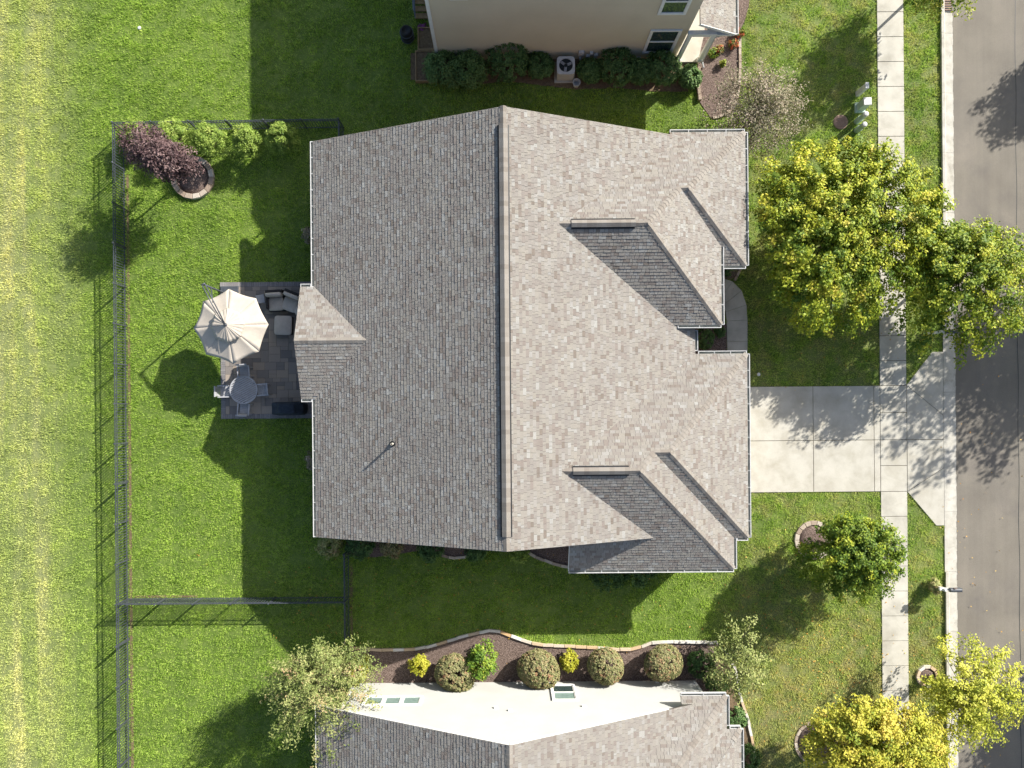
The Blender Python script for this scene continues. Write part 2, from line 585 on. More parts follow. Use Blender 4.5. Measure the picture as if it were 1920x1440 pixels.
def rect_hps(r):
    x0, x1, y0, y1 = r
    return [(1, 0, -x0), (-1, 0, x1), (0, 1, -y0), (0, -1, y1)]

def roof_faces(roofs):
    """roofs: (rect, [planes z = p*x + q*y + r]); visible = highest roof, each roof = lowest of its planes"""
    res = []
    for i, (rc, pls) in enumerate(roofs):
        for k, P in enumerate(pls):
            poly = [(rc[0], rc[2]), (rc[1], rc[2]), (rc[1], rc[3]), (rc[0], rc[3])]
            for l, Q in enumerate(pls):
                if l != k:
                    poly = clip(poly, Q[0] - P[0], Q[1] - P[1], Q[2] - P[2])
                    if area(poly) < 1e-4:
                        break
            if area(poly) < 1e-4:
                continue
            pieces = [poly]
            for j, (rj, pj) in enumerate(roofs):
                if j == i:
                    continue
                e = 1e-5 if j > i else -1e-5
                hps = rect_hps(rj) + [(Q[0] - P[0], Q[1] - P[1], Q[2] - P[2] - e) for Q in pj]
                nxt = []
                for pc in pieces:
                    nxt += subtract(pc, hps)
                pieces = nxt
            if pieces:
                res.append((P, pieces))
    return res

EXPO = 0.150
def shingle_roof(faces, seed):
    """real laminated tabs, course by course, clipped to the visible part of each slope"""
    rnd = random.Random(seed)
    tabs = []
    for (P, pieces) in faces:
        p, q, r = P
        g = math.hypot(p, q)
        if g < 1e-6:
            continue
        ux, uy = p / g, q / g                 # uphill, horizontally
        vx, vy = -uy, ux                      # along the course
        ch = math.sqrt(1 + g * g)
        step = EXPO / ch
        nrm = Vector((-p, -q, 1)).normalized()
        us = [ux * x + uy * y for pc in pieces for x, y in pc]
        vs_ = [vx * x + vy * y for pc in pieces for x, y in pc]
        u0, u1 = min(us), max(us)
        v0, v1 = min(vs_), max(vs_)
        ncourse = int((u1 - u0) / step) + 1
        for c in range(ncourse):
            a, b = u0 + c * step, u0 + (c + 1) * step
            v = v0 - rnd.random() * 0.4
            row = [pc for pc in pieces if min(ux * x + uy * y for x, y in pc) < b and max(ux * x + uy * y for x, y in pc) > a]
            drift = rnd.random() * 0.12
            while v < v1:
                w = rnd.choice((0.12, 0.15, 0.18, 0.2, 0.24, 0.28, 0.33))
                thick = rnd.choice((0.004, 0.007, 0.010, 0.013))
                tint = min(1, max(0, rnd.gauss(.5, .23)))
                rectp = [(ux * uu + vx * vv, uy * uu + vy * vv) for uu, vv in ((a, v), (a, v + w - 0.012), (b, v + w - 0.012), (b, v))]
                if area(rectp) < 0:
                    rectp.reverse()
                for pc in row:
                    cl = rectp
                    n = len(pc)
                    for i in range(n):
                        x0, y0 = pc[i]
                        x1, y1 = pc[(i + 1) % n]
                        cl = clip(cl, -(y1 - y0), (x1 - x0), (y1 - y0) * x0 - (x1 - x0) * y0)
                        if len(cl) < 3:
                            break
                    if len(cl) > 2 and area(cl) > 2e-4:
                        top, bot = [], []
                        for x, y in cl:
                            f = 1 - ((ux * x + uy * y) - a) / step
                            base = Vector((x, y, p * x + q * y + r))
                            top.append(base + nrm * (0.010 + thick * f + 0.003 * f))
                            bot.append(base + nrm * 0.004)
                        tabs.append((area(cl), top, bot, min(1, max(0, tint))))
                v += w
    return tabs

def add_tab(mb, top, bot, tint):
    i = len(mb.v)
    n = len(top)
    mb.v.extend([tuple(p) for p in top])
    mb.v.extend([tuple(p) for p in bot])
    mb.f.append(tuple(i + k for k in range(n)))
    mb.t.append(tint)
    for k in range(n):
        a, b = i + k, i + (k + 1) % n
        mb.f.append((b, a, a + n, b + n))
        mb.t.append(tint)

def cap_run(a, b, na, nb, house_roof, name, w=0.15, lift=0.02, rnd=random.Random(3), taper=0.010):
    """a ridge or hip covered with folded caps, each cap an object; na, nb: normals of the two slopes"""
    a, b = Vector(a), Vector(b)
    d = (b - a)
    L = d.length
    d.normalize()
    sides = []
    for n in (na, nb):
        n = Vector(n).normalized()
        s = n.cross(d).normalized()
        sides.append(s)
    if sides[0].z > 0:
        sides[0] = -sides[0]
    if sides[1].z > 0:
        sides[1] = -sides[1]
    up = (Vector(na).normalized() + Vector(nb).normalized()).normalized()
    step = 0.2
    n = max(1, int(L / step))
    step = L / n
    for k in range(n):
        p0, p1 = a + d * (k * step), a + d * ((k + 1) * step + 0.03)
        l0, l1 = lift, lift + taper + 0.006
        mb = MB()
        t = 0.15 + 0.7 * rnd.random()
        l, rr = sides
        A = [p0 + up * l0 + l * w, p0 + up * (l0 + .008), p0 + up * l0 + rr * w]
        B = [p1 + up * l1 + l * w, p1 + up * (l1 + .008), p1 + up * l1 + rr * w]
        lo = up * -0.012
        mb.face([A[0], A[1], B[1], B[0]], t)
        mb.face([A[1], A[2], B[2], B[1]], t)
        mb.face([B[0], B[1], B[2], B[2] + lo, B[1] + lo, B[0] + lo], t)
        mb.face([A[2], A[1], A[0], A[0] + lo, A[1] + lo, A[2] + lo], t)
        mb.face([A[0], B[0], B[0] + lo, A[0] + lo], t)
        mb.face([B[2], A[2], A[2] + lo, B[2] + lo], t)
        part(name, mb, 'cap', house_roof)

def gutter(a, b, outward, z, parent, end=0.0):
    """open white trough hung on the eave from a to b (x, y), lip towards outward, with hangers"""
    a, b, o = Vector((a[0], a[1], 0)), Vector((b[0], b[1], 0)), Vector((outward[0], outward[1], 0))
    d = (b - a).normalized()
    w = 0.115
    mb = MB()
    Z = Vector((0, 0, z))
    def slab(o0, o1, z0, z1):
        pts = [a + o * o0, b + o * o0, b + o * o1, a + o * o1]
        poly = [(p.x, p.y) for p in pts]
        if area(poly) < 0:
            poly.reverse()
        mb.prism(poly, z + z0, z + z1)
    slab(0.002, 0.012, -0.13, -0.012)
    slab(w, w + 0.028, -0.13, 0.012)
    n = max(1, int((b - a).length / 0.75))
    for k in range(n + 1):
        c = a + d * ((b - a).length * k / n if n else 0)
        c = a + d * min(max((c - a).length, 0.02), (b - a).length - 0.02)
        mb.bar(c + o * 0.015 + Z, c + o * (w + 0.002) + Z, 0.03, 0.008)
    for c in (a, b):
        mb.bar(c + o * 0.013 + Vector((0, 0, z - 0.06)), c + o * (w + 0.001) + Vector((0, 0, z - 0.06)), 0.006, 0.12)
    g = part('gutter', mb, 'white', parent)
    mb = MB()
    pts = [a + o * 0.013, b + o * 0.013, b + o * (w - 0.001), a + o * (w - 0.001)]
    poly = [(p.x, p.y) for p in pts]
    if area(poly) < 0:
        poly.reverse()
    mb.prism(poly, z - 0.128, z - 0.10)
    part('trough', mb, 'gutin', g)

# ------------------------------------------------------------------ setting: lawn, road, kerb, pavement, drive
def sheet(name, poly, z, mat, label=None, kind='structure'):
    mb = MB()
    mb.face([(p[0], p[1], z) for p in poly])
    return part(name, mb, mat, kind=kind)

def g(px, py):
    w = W(px, py)
    return (w.x, w.y)

lawn = sheet('lawn', [(-400, -400), (400, -400), (400, 400), (-400, 400)], 0.0, 'lawn')
XK0, XK1 = W(1768, 720).x, W(1792.5, 720).x         # kerb, back and road edge
XR1 = XK1 + 9.2
road = sheet('road', [(XK1 - 0.02, -300), (XR1, -300), (XR1, 300), (XK1 - 0.02, 300)], 0.008, 'asphalt')
DRY0, DRY1 = W(1600, 922).y, W(1600, 723.5).y       # drive, south and north edge
XS0, XS1 = W(1649, 740).x, W(1699, 740).x           # pavement
XH = W(1402, 800, 3.39).x - 0.45                     # garage front wall

def slabs(parent, name, polys, z0, z1, mat, inset=0.008):
    for p in polys:
        if area(p) < 0:
            p = list(reversed(p))
        mb = MB()
        mb.prism(p, z0, z1, 0.5, inset)
        part(name, mb, mat, parent)

GAP = 0.012
def rectp(x0, x1, y0, y1, gap=GAP):
    return [(x0 + gap, y0 + gap), (x1 - gap, y0 + gap), (x1 - gap, y1 - gap), (x0 + gap, y1 - gap)]

pave = sheet('pavement', [(XS0, -60), (XS1, -60), (XS1, 60), (XS0, 60)], 0.012, 'joint')
ys = []
y = DRY1
while y < 34:
    ys.append((y, y + 1.27)); y += 1.27
y = DRY0
while y > -34:
    ys.append((y - 1.27, y)); y -= 1.27
slabs(pave, 'paving_slab', [rectp(XS0, XS1, a, b) for a, b in ys], 0.0, 0.05, 'walkconc')

drive = sheet('driveway', [(XH, DRY0), (XK0 - .01, DRY0), (XK0 - .01, DRY1), (XH, DRY1)], 0.010, 'joint')
YM = W(1500, 826).y
xd = [XH, W(1524, 800).x, W(1638, 800).x, XS0]
pl = []
for i in range(3):
    pl.append(rectp(xd[i], xd[i + 1], DRY0, YM))
    pl.append(rectp(xd[i], xd[i + 1], YM, DRY1))
yq = [DRY0, DRY0 + (YM - DRY0) * .5, YM, YM + (DRY1 - YM) * .5, DRY1]
for i in range(4):
    pl.append(rectp(XS0, XS1, yq[i], yq[i + 1]))
slabs(drive, 'driveway_slab', pl, 0.0, 0.052, 'concrete')
# apron with its two flared wings
ax0, ax1 = XS1 + GAP, XK0 - GAP
q1 = W(1770, 985).y; q0 = W(1742, 660).y
wing = W(1748, 660)
slabs(drive, 'driveway_slab', [
    [(ax0, DRY0 + GAP), (ax1, DRY0 + 1.2), (ax1, YM - GAP), (ax0, YM - GAP)],
    [(ax0, YM + GAP), (ax1, YM + GAP), (ax1, DRY1 - 1.55), (ax0, DRY1 - GAP)],
    [(ax0, DRY0 - .012), (ax1 - 0.4, q1), (ax1, q1), (ax1, DRY0 + 1.2 - .024)],
    [(ax0, DRY1 + .012), (ax1, DRY1 - 1.55 + .024), (ax1, q0), (ax1 - .55, q0)]], 0.0, 0.05, 'concrete')

kerb = sheet('kerb', [(XK0, -60), (XK1, -60), (XK1, 60), (XK0, 60)], 0.004, 'joint')
y = -36.0
while y < 36:
    lo_, hi_ = y + .006, y + 3.05 - .006
    mb = MB()
    cut = (lo_ < DRY1 + 2.0 and hi_ > DRY0 - 2.2)
    hk = 0.055 if cut else 0.14
    prof = [(XK0, 0), (XK0, hk), (XK0 + .14, hk), (XK0 + .22, 0.045 if not cut else .05), (XK1 - .05, 0.028), (XK1, 0.022), (XK1, 0)]
    i = len(mb.v)
    for yy in (lo_, hi_):
        for (xx, zz) in prof:
            mb.v.append((xx + random.uniform(-.004, .004), yy, zz))
    n = len(prof)
    for k in range(n):
        a, b = i + k, i + (k + 1) % n
        mb.f.append((a, a + n, b + n, b)); mb.t.append(.5)
    mb.f.append(tuple(i + k for k in range(n))); mb.t.append(.5)
    mb.f.append(tuple(i + n + k for k in reversed(range(n)))); mb.t.append(.5)
    part('kerb_stone', mb, 'kerb', kerb)
    y += 3.05
# ragged asphalt lip along the gutter pan and the far kerb
mb = MB()
yy = -36.0
while yy < 36:
    w_ = random.uniform(.01, .06)
    mb.prism([(XK1 - w_, yy), (XK1 + .05, yy), (XK1 + .05, yy + .3), (XK1 - random.uniform(.01, .06), yy + .3)], 0.0, 0.031)
    yy += .3
part('asphalt_lip', mb, 'asphalt', road)
mb = MB()
xs_ = W(1908, 720).x
yy = -36.0
while yy < 36:
    d0 = .02 * math.sin(yy * 1.3); d1 = .02 * math.sin((yy + .5) * 1.3)
    mb.face([(xs_ + d0, yy, .012), (xs_ + d0 + .025, yy, .012), (xs_ + d1 + .025, yy + .5, .012), (xs_ + d1, yy + .5, .012)])
    yy += .5
part('paving_seam', mb, 'dark', road)
fk = MB()
fk.box((XR1 + .3, 0, .06), (.6, 90, .12))
part('far_kerb', fk, 'kerb', kind='structure')

# front walk that curves from the drive to the entry
walk = sheet('front_walk', [g(1366, 722), g(1404, 722), g(1404, 700), g(1366, 700)], 0.008, 'joint')
outer = [(1401, 722), (1401, 680), (1401, 640), (1401, 600), (1399, 572), (1390, 545), (1373, 528), (1352, 521), (1330, 519)]
inner = [(1364, 722), (1364, 680), (1363, 640), (1362, 602), (1360, 585), (1356, 572), (1349, 563), (1340, 559), (1328, 558)]
for i in range(len(outer) - 1):
    a, b, c, d = [Vector(g(*p)) for p in (inner[i], outer[i], outer[i + 1], inner[i + 1])]
    dirv = ((d - a) + (c - b)).normalized() * .006
    slabs(walk, 'walk_slab', [[tuple(a + dirv), tuple(b + dirv), tuple(c - dirv), tuple(d - dirv)]], 0.0, 0.05, 'walkconc', 0.006)

# planting beds (mulch) as low mounds
def bed(name, pts, z=0.03, mat='mulch'):
    poly = [g(*p) for p in pts]
    if area(poly) < 0:
        poly.reverse()
    mb = MB()
    mb.prism(poly, -0.02, z)
    return part(name, mb, mat, kind='structure')

def smooth_line(pts, n=6):
    """Catmull-Rom through pixel points"""
    out = []
    P = [pts[0]] + list(pts) + [pts[-1]]
    for i in range(1, len(P) - 2):
        p0, p1, p2, p3 = [np.array(P[k], float) for k in (i - 1, i, i + 1, i + 2)]
        for k in range(n):
            t = k / n
            out.append(tuple(0.5 * ((2 * p1) + (-p0 + p2) * t + (2 * p0 - 5 * p1 + 4 * p2 - p3) * t * t + (-p0 + 3 * p1 - 3 * p2 + p3) * t ** 3)))
    out.append(tuple(pts[-1]))
    return out

def edging(pts, parent_label, blockL=0.42, w=0.15, h=0.12, mat='stone', name='bed_edging', piece='edging_block', seed=1):
    """a row of separate edging blocks along pixel points on the ground"""
    rnd = random.Random(seed)
    line = [Vector(g(*p)) for p in smooth_line(pts, 10)]
    L = [0]
    for i in range(1, len(line)):
        L.append(L[-1] + (line[i] - line[i - 1]).length)
    root = thing(name, parent_label, 'edging', (line[0].x, line[0].y, 0))
    def at(s):
        for i in range(1, len(L)):
            if s <= L[i]:
                t = (s - L[i - 1]) / max(1e-6, L[i] - L[i - 1])
                return line[i - 1].lerp(line[i], t)
        return line[-1]
    n = max(1, round(L[-1] / blockL))
    for k in range(n):
        a, b = at(L[-1] * k / n), at(L[-1] * (k + 1) / n)
        d = (b - a)
        mb = MB()
        m = (a + b) / 2
        hh = h + rnd.uniform(-.015, .015)
        mb.box((m.x + rnd.uniform(-.01, .01), m.y + rnd.uniform(-.01, .01), hh / 2), (d.length - .012, w, hh), math.atan2(d.y, d.x) + rnd.uniform(-.04, .04),
               rnd.random(), 0.012)
        part(piece, mb, mat, root)
    return root

SB = [(655, 1213), (700, 1217), (770, 1217), (815, 1209), (862, 1194), (905, 1184), (930, 1181), (962, 1193), (1000, 1206), (1050, 1210), (1110, 1213),
      (1165, 1217), (1195, 1214), (1225, 1204), (1290, 1203), (1345, 1204)]
bed('mulch_bed_south', SB + [(1345, 1300), (655, 1300)], 0.03)
edging(SB, 'pale stone edging winding along the mulch bed of the white-walled house', 0.56, 0.14, 0.13, 'pale', seed=4)
SE = [(1352, 1215), (1372, 1240), (1382, 1270), (1386, 1302), (1398, 1335), (1406, 1370), (1412, 1400), (1418, 1445)]
bed('mulch_bed_southeast', [(1300, 1205), (1345, 1205)] + SE + [(1340, 1445), (1300, 1300)], 0.028, 'soil')
edging(SE, 'curved pale edging beside the green shrubs at the lower house corner', 0.6, 0.13, 0.12, 'pale', seed=5)
NB = [(770, 150), (820, 152), (900, 158), (950, 152), (1010, 160), (1080, 168), (1160, 165), (1230, 172), (1290, 172), (1290, 100), (770, 100)]
bed('soil_bed_north', NB, 0.025, 'soil')
NE = [(1308, 120), (1309, 165), (1312, 192), (1335, 225), (1370, 215), (1385, 180), (1388, 120), (1386, 60), (1396, 40), (1404, 10), (1405, -10), (1330, -10), (1308, 60)]
bed('mulch_bed_northeast', NE, 0.03)
edging([(1309, 128), (1308, 160), (1311, 190)], 'short upright stone edging by the porch downspout', 0.3, 0.16, 0.2, 'stone', seed=6)
edging([(1336, 222), (1362, 214), (1380, 190), (1386, 150), (1387, 100), (1386, 66)], 'weathered stone edging under the thin russet tree', 0.35, 0.13, 0.1, 'stone', seed=7)
bed('mulch_bed_entry', [(1302, 606), (1362, 606), (1363, 722), (1302, 722)], 0.03)
bed('mulch_bed_corner', [(1350, 495), (1388, 495), (1380, 520), (1362, 524), (1345, 520)], 0.03)
edging([(1389, 500), (1384, 512), (1377, 526)], 'short row of edging blocks at the front walk corner', 0.3, 0.12, 0.08, 'stone', seed=8)
MS = [(650, 1040), (700, 1045), (790, 1032), (830, 1042), (852, 1047), (880, 1043), (910, 1030), (980, 1036), (1010, 1046), (1040, 1058), (1066, 1063)]
bed('mulch_bed_gable', MS + [(1100, 1060), (1100, 990), (650, 990)], 0.03)
edging([(828, 1040), (852, 1046), (880, 1042)], 'short curved block edging under the grey gable', 0.4, 0.14, 0.1, 'stone', seed=9)
edging([(990, 1036), (1012, 1047), (1040, 1057), (1068, 1063), (1100, 1066)], 'curved block edging beside the projecting front roof', 0.42, 0.15, 0.1, 'stone', seed=10)

def ring_bed(c, r, label, n=18, w=0.2, h=0.14, mat='stone', seed=1, a0=0, a1=2 * math.pi, name='tree_ring'):
    rnd = random.Random(seed)
    root = thing(name, label, 'tree ring', (c[0], c[1], 0))
    for k in range(n):
        t0, t1 = a0 + (a1 - a0) * k / n + .012, a0 + (a1 - a0) * (k + 1) / n - .012
        hh = h + rnd.uniform(-.015, .015)
        pl_ = [((r - w / 2) * math.cos(t0), (r - w / 2) * math.sin(t0)), ((r + w / 2) * math.cos(t0), (r + w / 2) * math.sin(t0)),
               ((r + w / 2) * math.cos(t1), (r + w / 2) * math.sin(t1)), ((r - w / 2) * math.cos(t1), (r - w / 2) * math.sin(t1))]
        mb = MB()
        mb.prism([(c[0] + p[0], c[1] + p[1]) for p in pl_], 0, hh, rnd.random(), .012)
        part('ring_block', mb, mat, root)
    mb = MB()
    mb.lathe((c[0], c[1], 0), [(r - w / 2 - .01, -.02), (r - w / 2 - .01, .05), (r * .5, .09), (0.05, .11)], 28)
    part('mulch', mb, 'mulch', root, smooth=True)
    return root

ring_bed(g(363, 334), 0.98, 'round stone ring of mulch under the purple-leaved tree', 16, .25, .2, 'stone', 2)
ring_bed(g(1525, 1012), 0.88, 'tan block ring around the small green maple by the drive', 18, .22, .12, 'stone', 3)
ring_bed(g(1737, 1267), 0.50, 'small white block ring under the lime street tree', 10, .16, .14, 'pale', 4)
ring_bed(g(1530, 1392), 1.05, 'low stone ring under the golden tree', 18, .15, .09, 'stone', 5)

# ------------------------------------------------------------------ main house
def U(px, py, z):
    w = W(px, py, z)
    return w.x, w.y
ZE, ZR = 3.39, 7.25
XW = W(590, 636, ZE).x                      # west eave
XE = W(1303, 640, ZE).x                     # main east eave
YN, YS = W(587, 265, ZE).y, W(593, 1007, ZE).y
XR = (XW + XE) / 2
PM_ = (ZR - ZE) / (XE - XR)                 # main pitch
PF = 0.58
def west(x0, z0, p): return (p, 0.0, z0 - p * x0)          # rises to +x from x0
def east(x0, z0, p): return (-p, 0.0, z0 + p * x0)
def north(y0, z0, p): return (0.0, -p, z0 + p * y0)        # north-facing: falls to +y, eave at y0
def south(y0, z0, p): return (0.0, p, z0 - p * y0)
main = ((XW, XE, YS, YN), [west(XW, ZE, PM_), east(XE, ZE, PM_)])
# west porch gable
yn, ys_ = W(563, 538, ZE).y, W(565, 748, ZE).y
XP = W(564, 640, ZE).x
porch = ((XP, XW + 5, ys_, yn), [north(yn, ZE, PM_), south(ys_, ZE, PM_)])
# north front wing (two stepped hips)
AN = W(1330, 248, ZE).y
AS = W(1375, 498, ZE).y
AE = W(1397.5, 370, ZE).x
AW = W(1256, 250, ZE).x
A2E = W(1352, 530, 3.86).x
A2S = W(1305, 609, 3.86).y
A1 = ((AW, AE, AS, AN), [north(AN, ZE, PF), south(AS, ZE, PF), east(AE, ZE, PF)])
A2p = [north(AN, ZE, PF), south(A2S, 3.86, 0.575), east(A2E, 3.86, 0.62)]
A2 = ((AW, A2E, A2S, AN), A2p)
A2b = ((XR + 2.0, AW, A2S, YN - .02), A2p)
# garage wing
BN = W(1350, 663.5, ZE).y
BS = W(1390, 1008, ZE).y
BE = W(1401.5, 830, ZE).x
B2S = W(1220, 1068, ZE).y
B2E = W(1376, 1040, ZE).x
B2W = W(1066, 1050, ZE).x
B1 = ((XR + 6.0, BE, BS, BN), [north(BN, ZE, 0.545), south(BS, ZE, PF), east(BE, ZE, PF)])
B2p = [north(BN, ZE, 0.545), south(B2S, ZE, PF), east(B2E, ZE, PF)]
B2 = ((B2W, B2E, B2S, BN), B2p)
B2b = ((XR + 2.0, B2W, YS + .02, BN), B2p)
roofs = [main, porch, A1, A2, A2b, B1, B2, B2b]
faces = roof_faces(roofs)

house = thing('house', 'grey shingled family house with front hips in the middle of the photo', 'house', (XR, (YN + YS) / 2, 0))
def roof_deck(faces, parent):
    mb = MB()
    for (P, pieces) in faces:
        for pc in pieces:
            top = [(x, y, P[0] * x + P[1] * y + P[2]) for x, y in pc]
            mb.face(top)
            mb.face([(x, y, z - 0.09) for x, y, z in reversed(top)])
            n = len(top)
            for k in range(n):
                a, b = top[k], top[(k + 1) % n]
                mb.face([b, a, (a[0], a[1], a[2] - .09), (b[0], b[1], b[2] - .09)])
    return part('roof', mb, 'deck', parent)
roof = roof_deck(faces, house)
def lay(faces, roof, seed):
    tabs = shingle_roof(faces, seed)
    tabs.sort(key=lambda t: -t[0] / (H - t[1][0].z) ** 2 if abs(t[1][0].x) < 40 else 0)
    for t in tabs[:300]:
        mb = MB()
        add_tab(mb, t[1], t[2], t[3])
        part('shingle', mb, 'shingle', roof)
    mb = MB()
    for t in tabs[300:]:
        add_tab(mb, t[1], t[2], t[3])
    part('shingle_courses', mb, 'shingle', roof, kind='stuff')
    return len(tabs)
nt_ = lay(faces, roof, 11)

nW, nE, nN, nS = (-PM_, 0, 1), (PM_, 0, 1), (0, PF, 1), (0, -PF, 1)
fE = (PF, 0, 1)
def vent_box(a, b, w, h, parent):
    """raised ridge vent under the caps"""
    mb = MB()
    mb.bar(Vector(a) + Vector((0, 0, h / 2 - .02)), Vector(b) + Vector((0, 0, h / 2 - .02)), w, h)
    return part('ridge_vent', mb, 'black', parent)
RV0, RV1 = YN - 0.75, YS + 0.6
mb = MB()
for s in (-1, 1):
    i = len(mb.v)
    pts = []
    for yy in (RV0, RV1):
        pts += [(XR, yy, ZR + .065), (XR + s * .24, yy, ZR + .065 - .24 * PM_), (XR + s * .24, yy, ZR - .24 * PM_ + .005), (XR, yy, ZR)]
    mb.v += pts
    for q in ((0, 1, 5, 4), (1, 2, 6, 5), (0, 3, 2, 1), (4, 5, 6, 7)):
        mb.f.append(tuple(i + k for k in q)); mb.t.append(.5)
part('ridge_vent', mb, 'black', house)
cap_run((XR, RV1, ZR), (XR, RV0, ZR), nW, nE, roof, 'ridge_cap', 0.20, 0.075)
cap_run((XR, RV0 + .02, ZR), (XR, YN, ZR), nW, nE, roof, 'ridge_cap', 0.15)
cap_run((XR, YS, ZR), (XR, RV1 - .02, ZR), nW, nE, roof, 'ridge_cap', 0.15)
# porch ridge
zpr = ZE + PM_ * (yn - ys_) / 2
ypm = (yn + ys_) / 2
xpe = XW + (zpr - ZE) / PM_
cap_run((XP, ypm, zpr), (xpe, ypm, zpr), (0, PM_, 1), (0, -PM_, 1), roof, 'ridge_cap', 0.15)

def zpl(P, x, y): return P[0] * x + P[1] * y + P[2]
def meet(P, Q, S):
    """the point on three planes"""
    A = np.array([[P[0] - Q[0], P[1] - Q[1]], [P[0] - S[0], P[1] - S[1]]])
    b = np.array([Q[2] - P[2], S[2] - P[2]])
    x, y = np.linalg.solve(A, b)
    return Vector((x, y, zpl(P, x, y)))
mE = main[1][1]
def wing_caps(pl, corner_s, corner_n=None, ridge=True):
    ap = meet(*pl)
    N_, S_, E_ = pl
    nn = lambda P: (-P[0], -P[1], 1)
    if corner_s is not None:
        cap_run(corner_s, ap, nn(S_), nn(E_), roof, 'hip_cap', 0.14)
    if corner_n is not None:
        cap_run(corner_n, ap, nn(N_), nn(E_), roof, 'hip_cap', 0.14)
    if ridge:
        w = meet(N_, S_, mE)
        L = (ap - w)
        cap_run(w, ap, nn(N_), nn(S_), roof, 'ridge_cap', 0.14)
        a, b = w + L * .14, w + L * .86
        mbv = MB()
        for s, P in ((1, N_), (-1, S_)):
            sl = abs(P[1])
            i = len(mbv.v)
            for p in (a, b):
                mbv.v += [tuple(p + Vector((0, 0, .065))), tuple(p + Vector((0, s * .22, .065 - .22 * sl))), tuple(p + Vector((0, s * .22, .005 - .22 * sl))), tuple(p)]
            for q in ((0, 1, 5, 4), (1, 2, 6, 5), (0, 3, 2, 1), (4, 5, 6, 7)):
                mbv.f.append(tuple(i + k for k in q)); mbv.t.append(.5)
        part('ridge_vent', mbv, 'black', house)
        cap_run(a, b, nn(N_), nn(S_), roof, 'ridge_cap', 0.18, 0.075)
    return ap
apA2 = meet(*A2p)
apA1 = meet(*A1[1])
wing_caps(A2p, (A2E, A2S, 3.86))
wing_caps(A1[1], (AE, AS, ZE), (AE, AN, ZE), ridge=False)
# short upper hip of the tall wing, down to the lower wing
nn = lambda P: (-P[0], -P[1], 1)
lowA = meet(A2p[0], A2p[2], A1[1][1])
cap_run(lowA, apA2, nn(A2p[0]), nn(A2p[2]), roof, 'hip_cap', 0.14)
cap_run(lowA, apA1, nn(A1[1][0]), nn(A1[1][1]), roof, 'ridge_cap', 0.14)
apB2 = wing_caps(B2p, (B2E, B2S, ZE))
apB1 = wing_caps(B1[1], (BE, BS, ZE), (BE, BN, ZE), ridge=False)
lowB = meet(B2p[0], B2p[2], B1[1][1])
cap_run(lowB, apB2, nn(B2p[0]), nn(B2p[2]), roof, 'hip_cap', 0.14)
cap_run(lowB, apB1, nn(B1[1][0]), nn(B1[1][1]), roof, 'ridge_cap', 0.14)

# gutters
for a, b, o, z in (((XW, YN), (XW, yn + .0), (-1, 0), ZE), ((XW, ys_), (XW, YS), (-1, 0), ZE),
                   ((XP, yn), (XW - .15, yn), (0, 1), ZE), ((XP, ys_), (XW - .15, ys_), (0, -1), ZE),
                   ((AW, AN), (AE, AN), (0, 1), ZE), ((AE, AN), (AE, AS), (1, 0), ZE), ((A2E + .15, AS), (AE, AS), (0, -1), ZE),
                   ((A2E, zpl((0, 0, 0), 0, 0) + AS + (3.86 - ZE) / PF + .05), (A2E, A2S), (1, 0), 3.86), ((XE - .9, A2S), (A2E, A2S), (0, -1), 3.86),
                   ((XE, A2S - .2), (XE, BN + .15), (1, 0), ZE), ((XE + .15, BN), (BE, BN), (0, 1), ZE), ((BE, BN), (BE, BS), (1, 0), ZE),
                   ((B2E + .15, BS), (BE, BS), (0, -1), ZE), ((B2E, BS - .0), (B2E, B2S), (1, 0), ZE), ((B2W, B2S), (B2E, B2S), (0, -1), ZE)):
    gutter(a, b, o, z - 0.005, house)
# rake boards on the gables
mb = MB()
for yy, s in ((YN, 1), (YS, -1)):
    for xa, xb in ((XW, XR), (XE, XR)):
        z0, z1 = ZE - .08, ZR - .08
        if s == -1 and xa == XE:
            xa = B2W + 2.6
            z0 = zpl(mE, xa, 0) - .08
        mb.bar((xa, yy + s * .006, z0 - .01), (xb, yy + s * .006, z1 - .01), .012, .15)
part('rake_board', mb, 'rake', house)
mb = MB()
mb.bar((B2W - .012, B2S, ZE - .08), (B2W - .012, YS, ZE - .08 + (YS - B2S) * PF), .022, .15)
part('rake_board', mb, 'trim', house)
# walls under the eaves
mb = MB()
ov = 0.42
def wallbox(x0, x1, y0, y1, h):
    mb.prism([(x0, y0), (x1, y0), (x1, y1), (x0, y1)], 0.0, h)
wallbox(XW + ov, XE - ov, YS + ov, YN - ov, ZE - .1)
wallbox(XE - ov - 1, AE - ov, AS + ov, AN - ov, ZE - .12)
wallbox(XE - ov - 2, A2E - ov - 1.2, A2S + ov, AS, ZE - .11)
wallbox(XE - ov - 2, BE - ov, BS + ov, BN - ov, ZE - .13)
wallbox(B2W + .3, B2E - ov, B2S + ov, YS + 1, ZE - .14)
for yy, s in ((YN - ov - .15, 1), (YS + ov + .15, -1)):
    a = [(XW + ov + .05, yy, ZE - .11), (XE - ov - .05, yy, ZE - .11), (XR, yy, ZR - .3)]
    if s > 0:
        a.reverse()
    mb.face(a)
    mb.face([(p[0], p[1] - s * .12, p[2]) for p in reversed(a)])
part('wall', mb, 'brick', house)
mb = MB()
mb.box((BE - ov + .02, (DRY0 + DRY1) / 2, 1.15), (.06, 4.9, 2.3))
for k in range(4):
    mb.box((BE - ov + .06, (DRY0 + DRY1) / 2, .3 + k * .56), (.03, 4.7, .5), bev=.01)
part('garage_door', mb, 'trim', house)
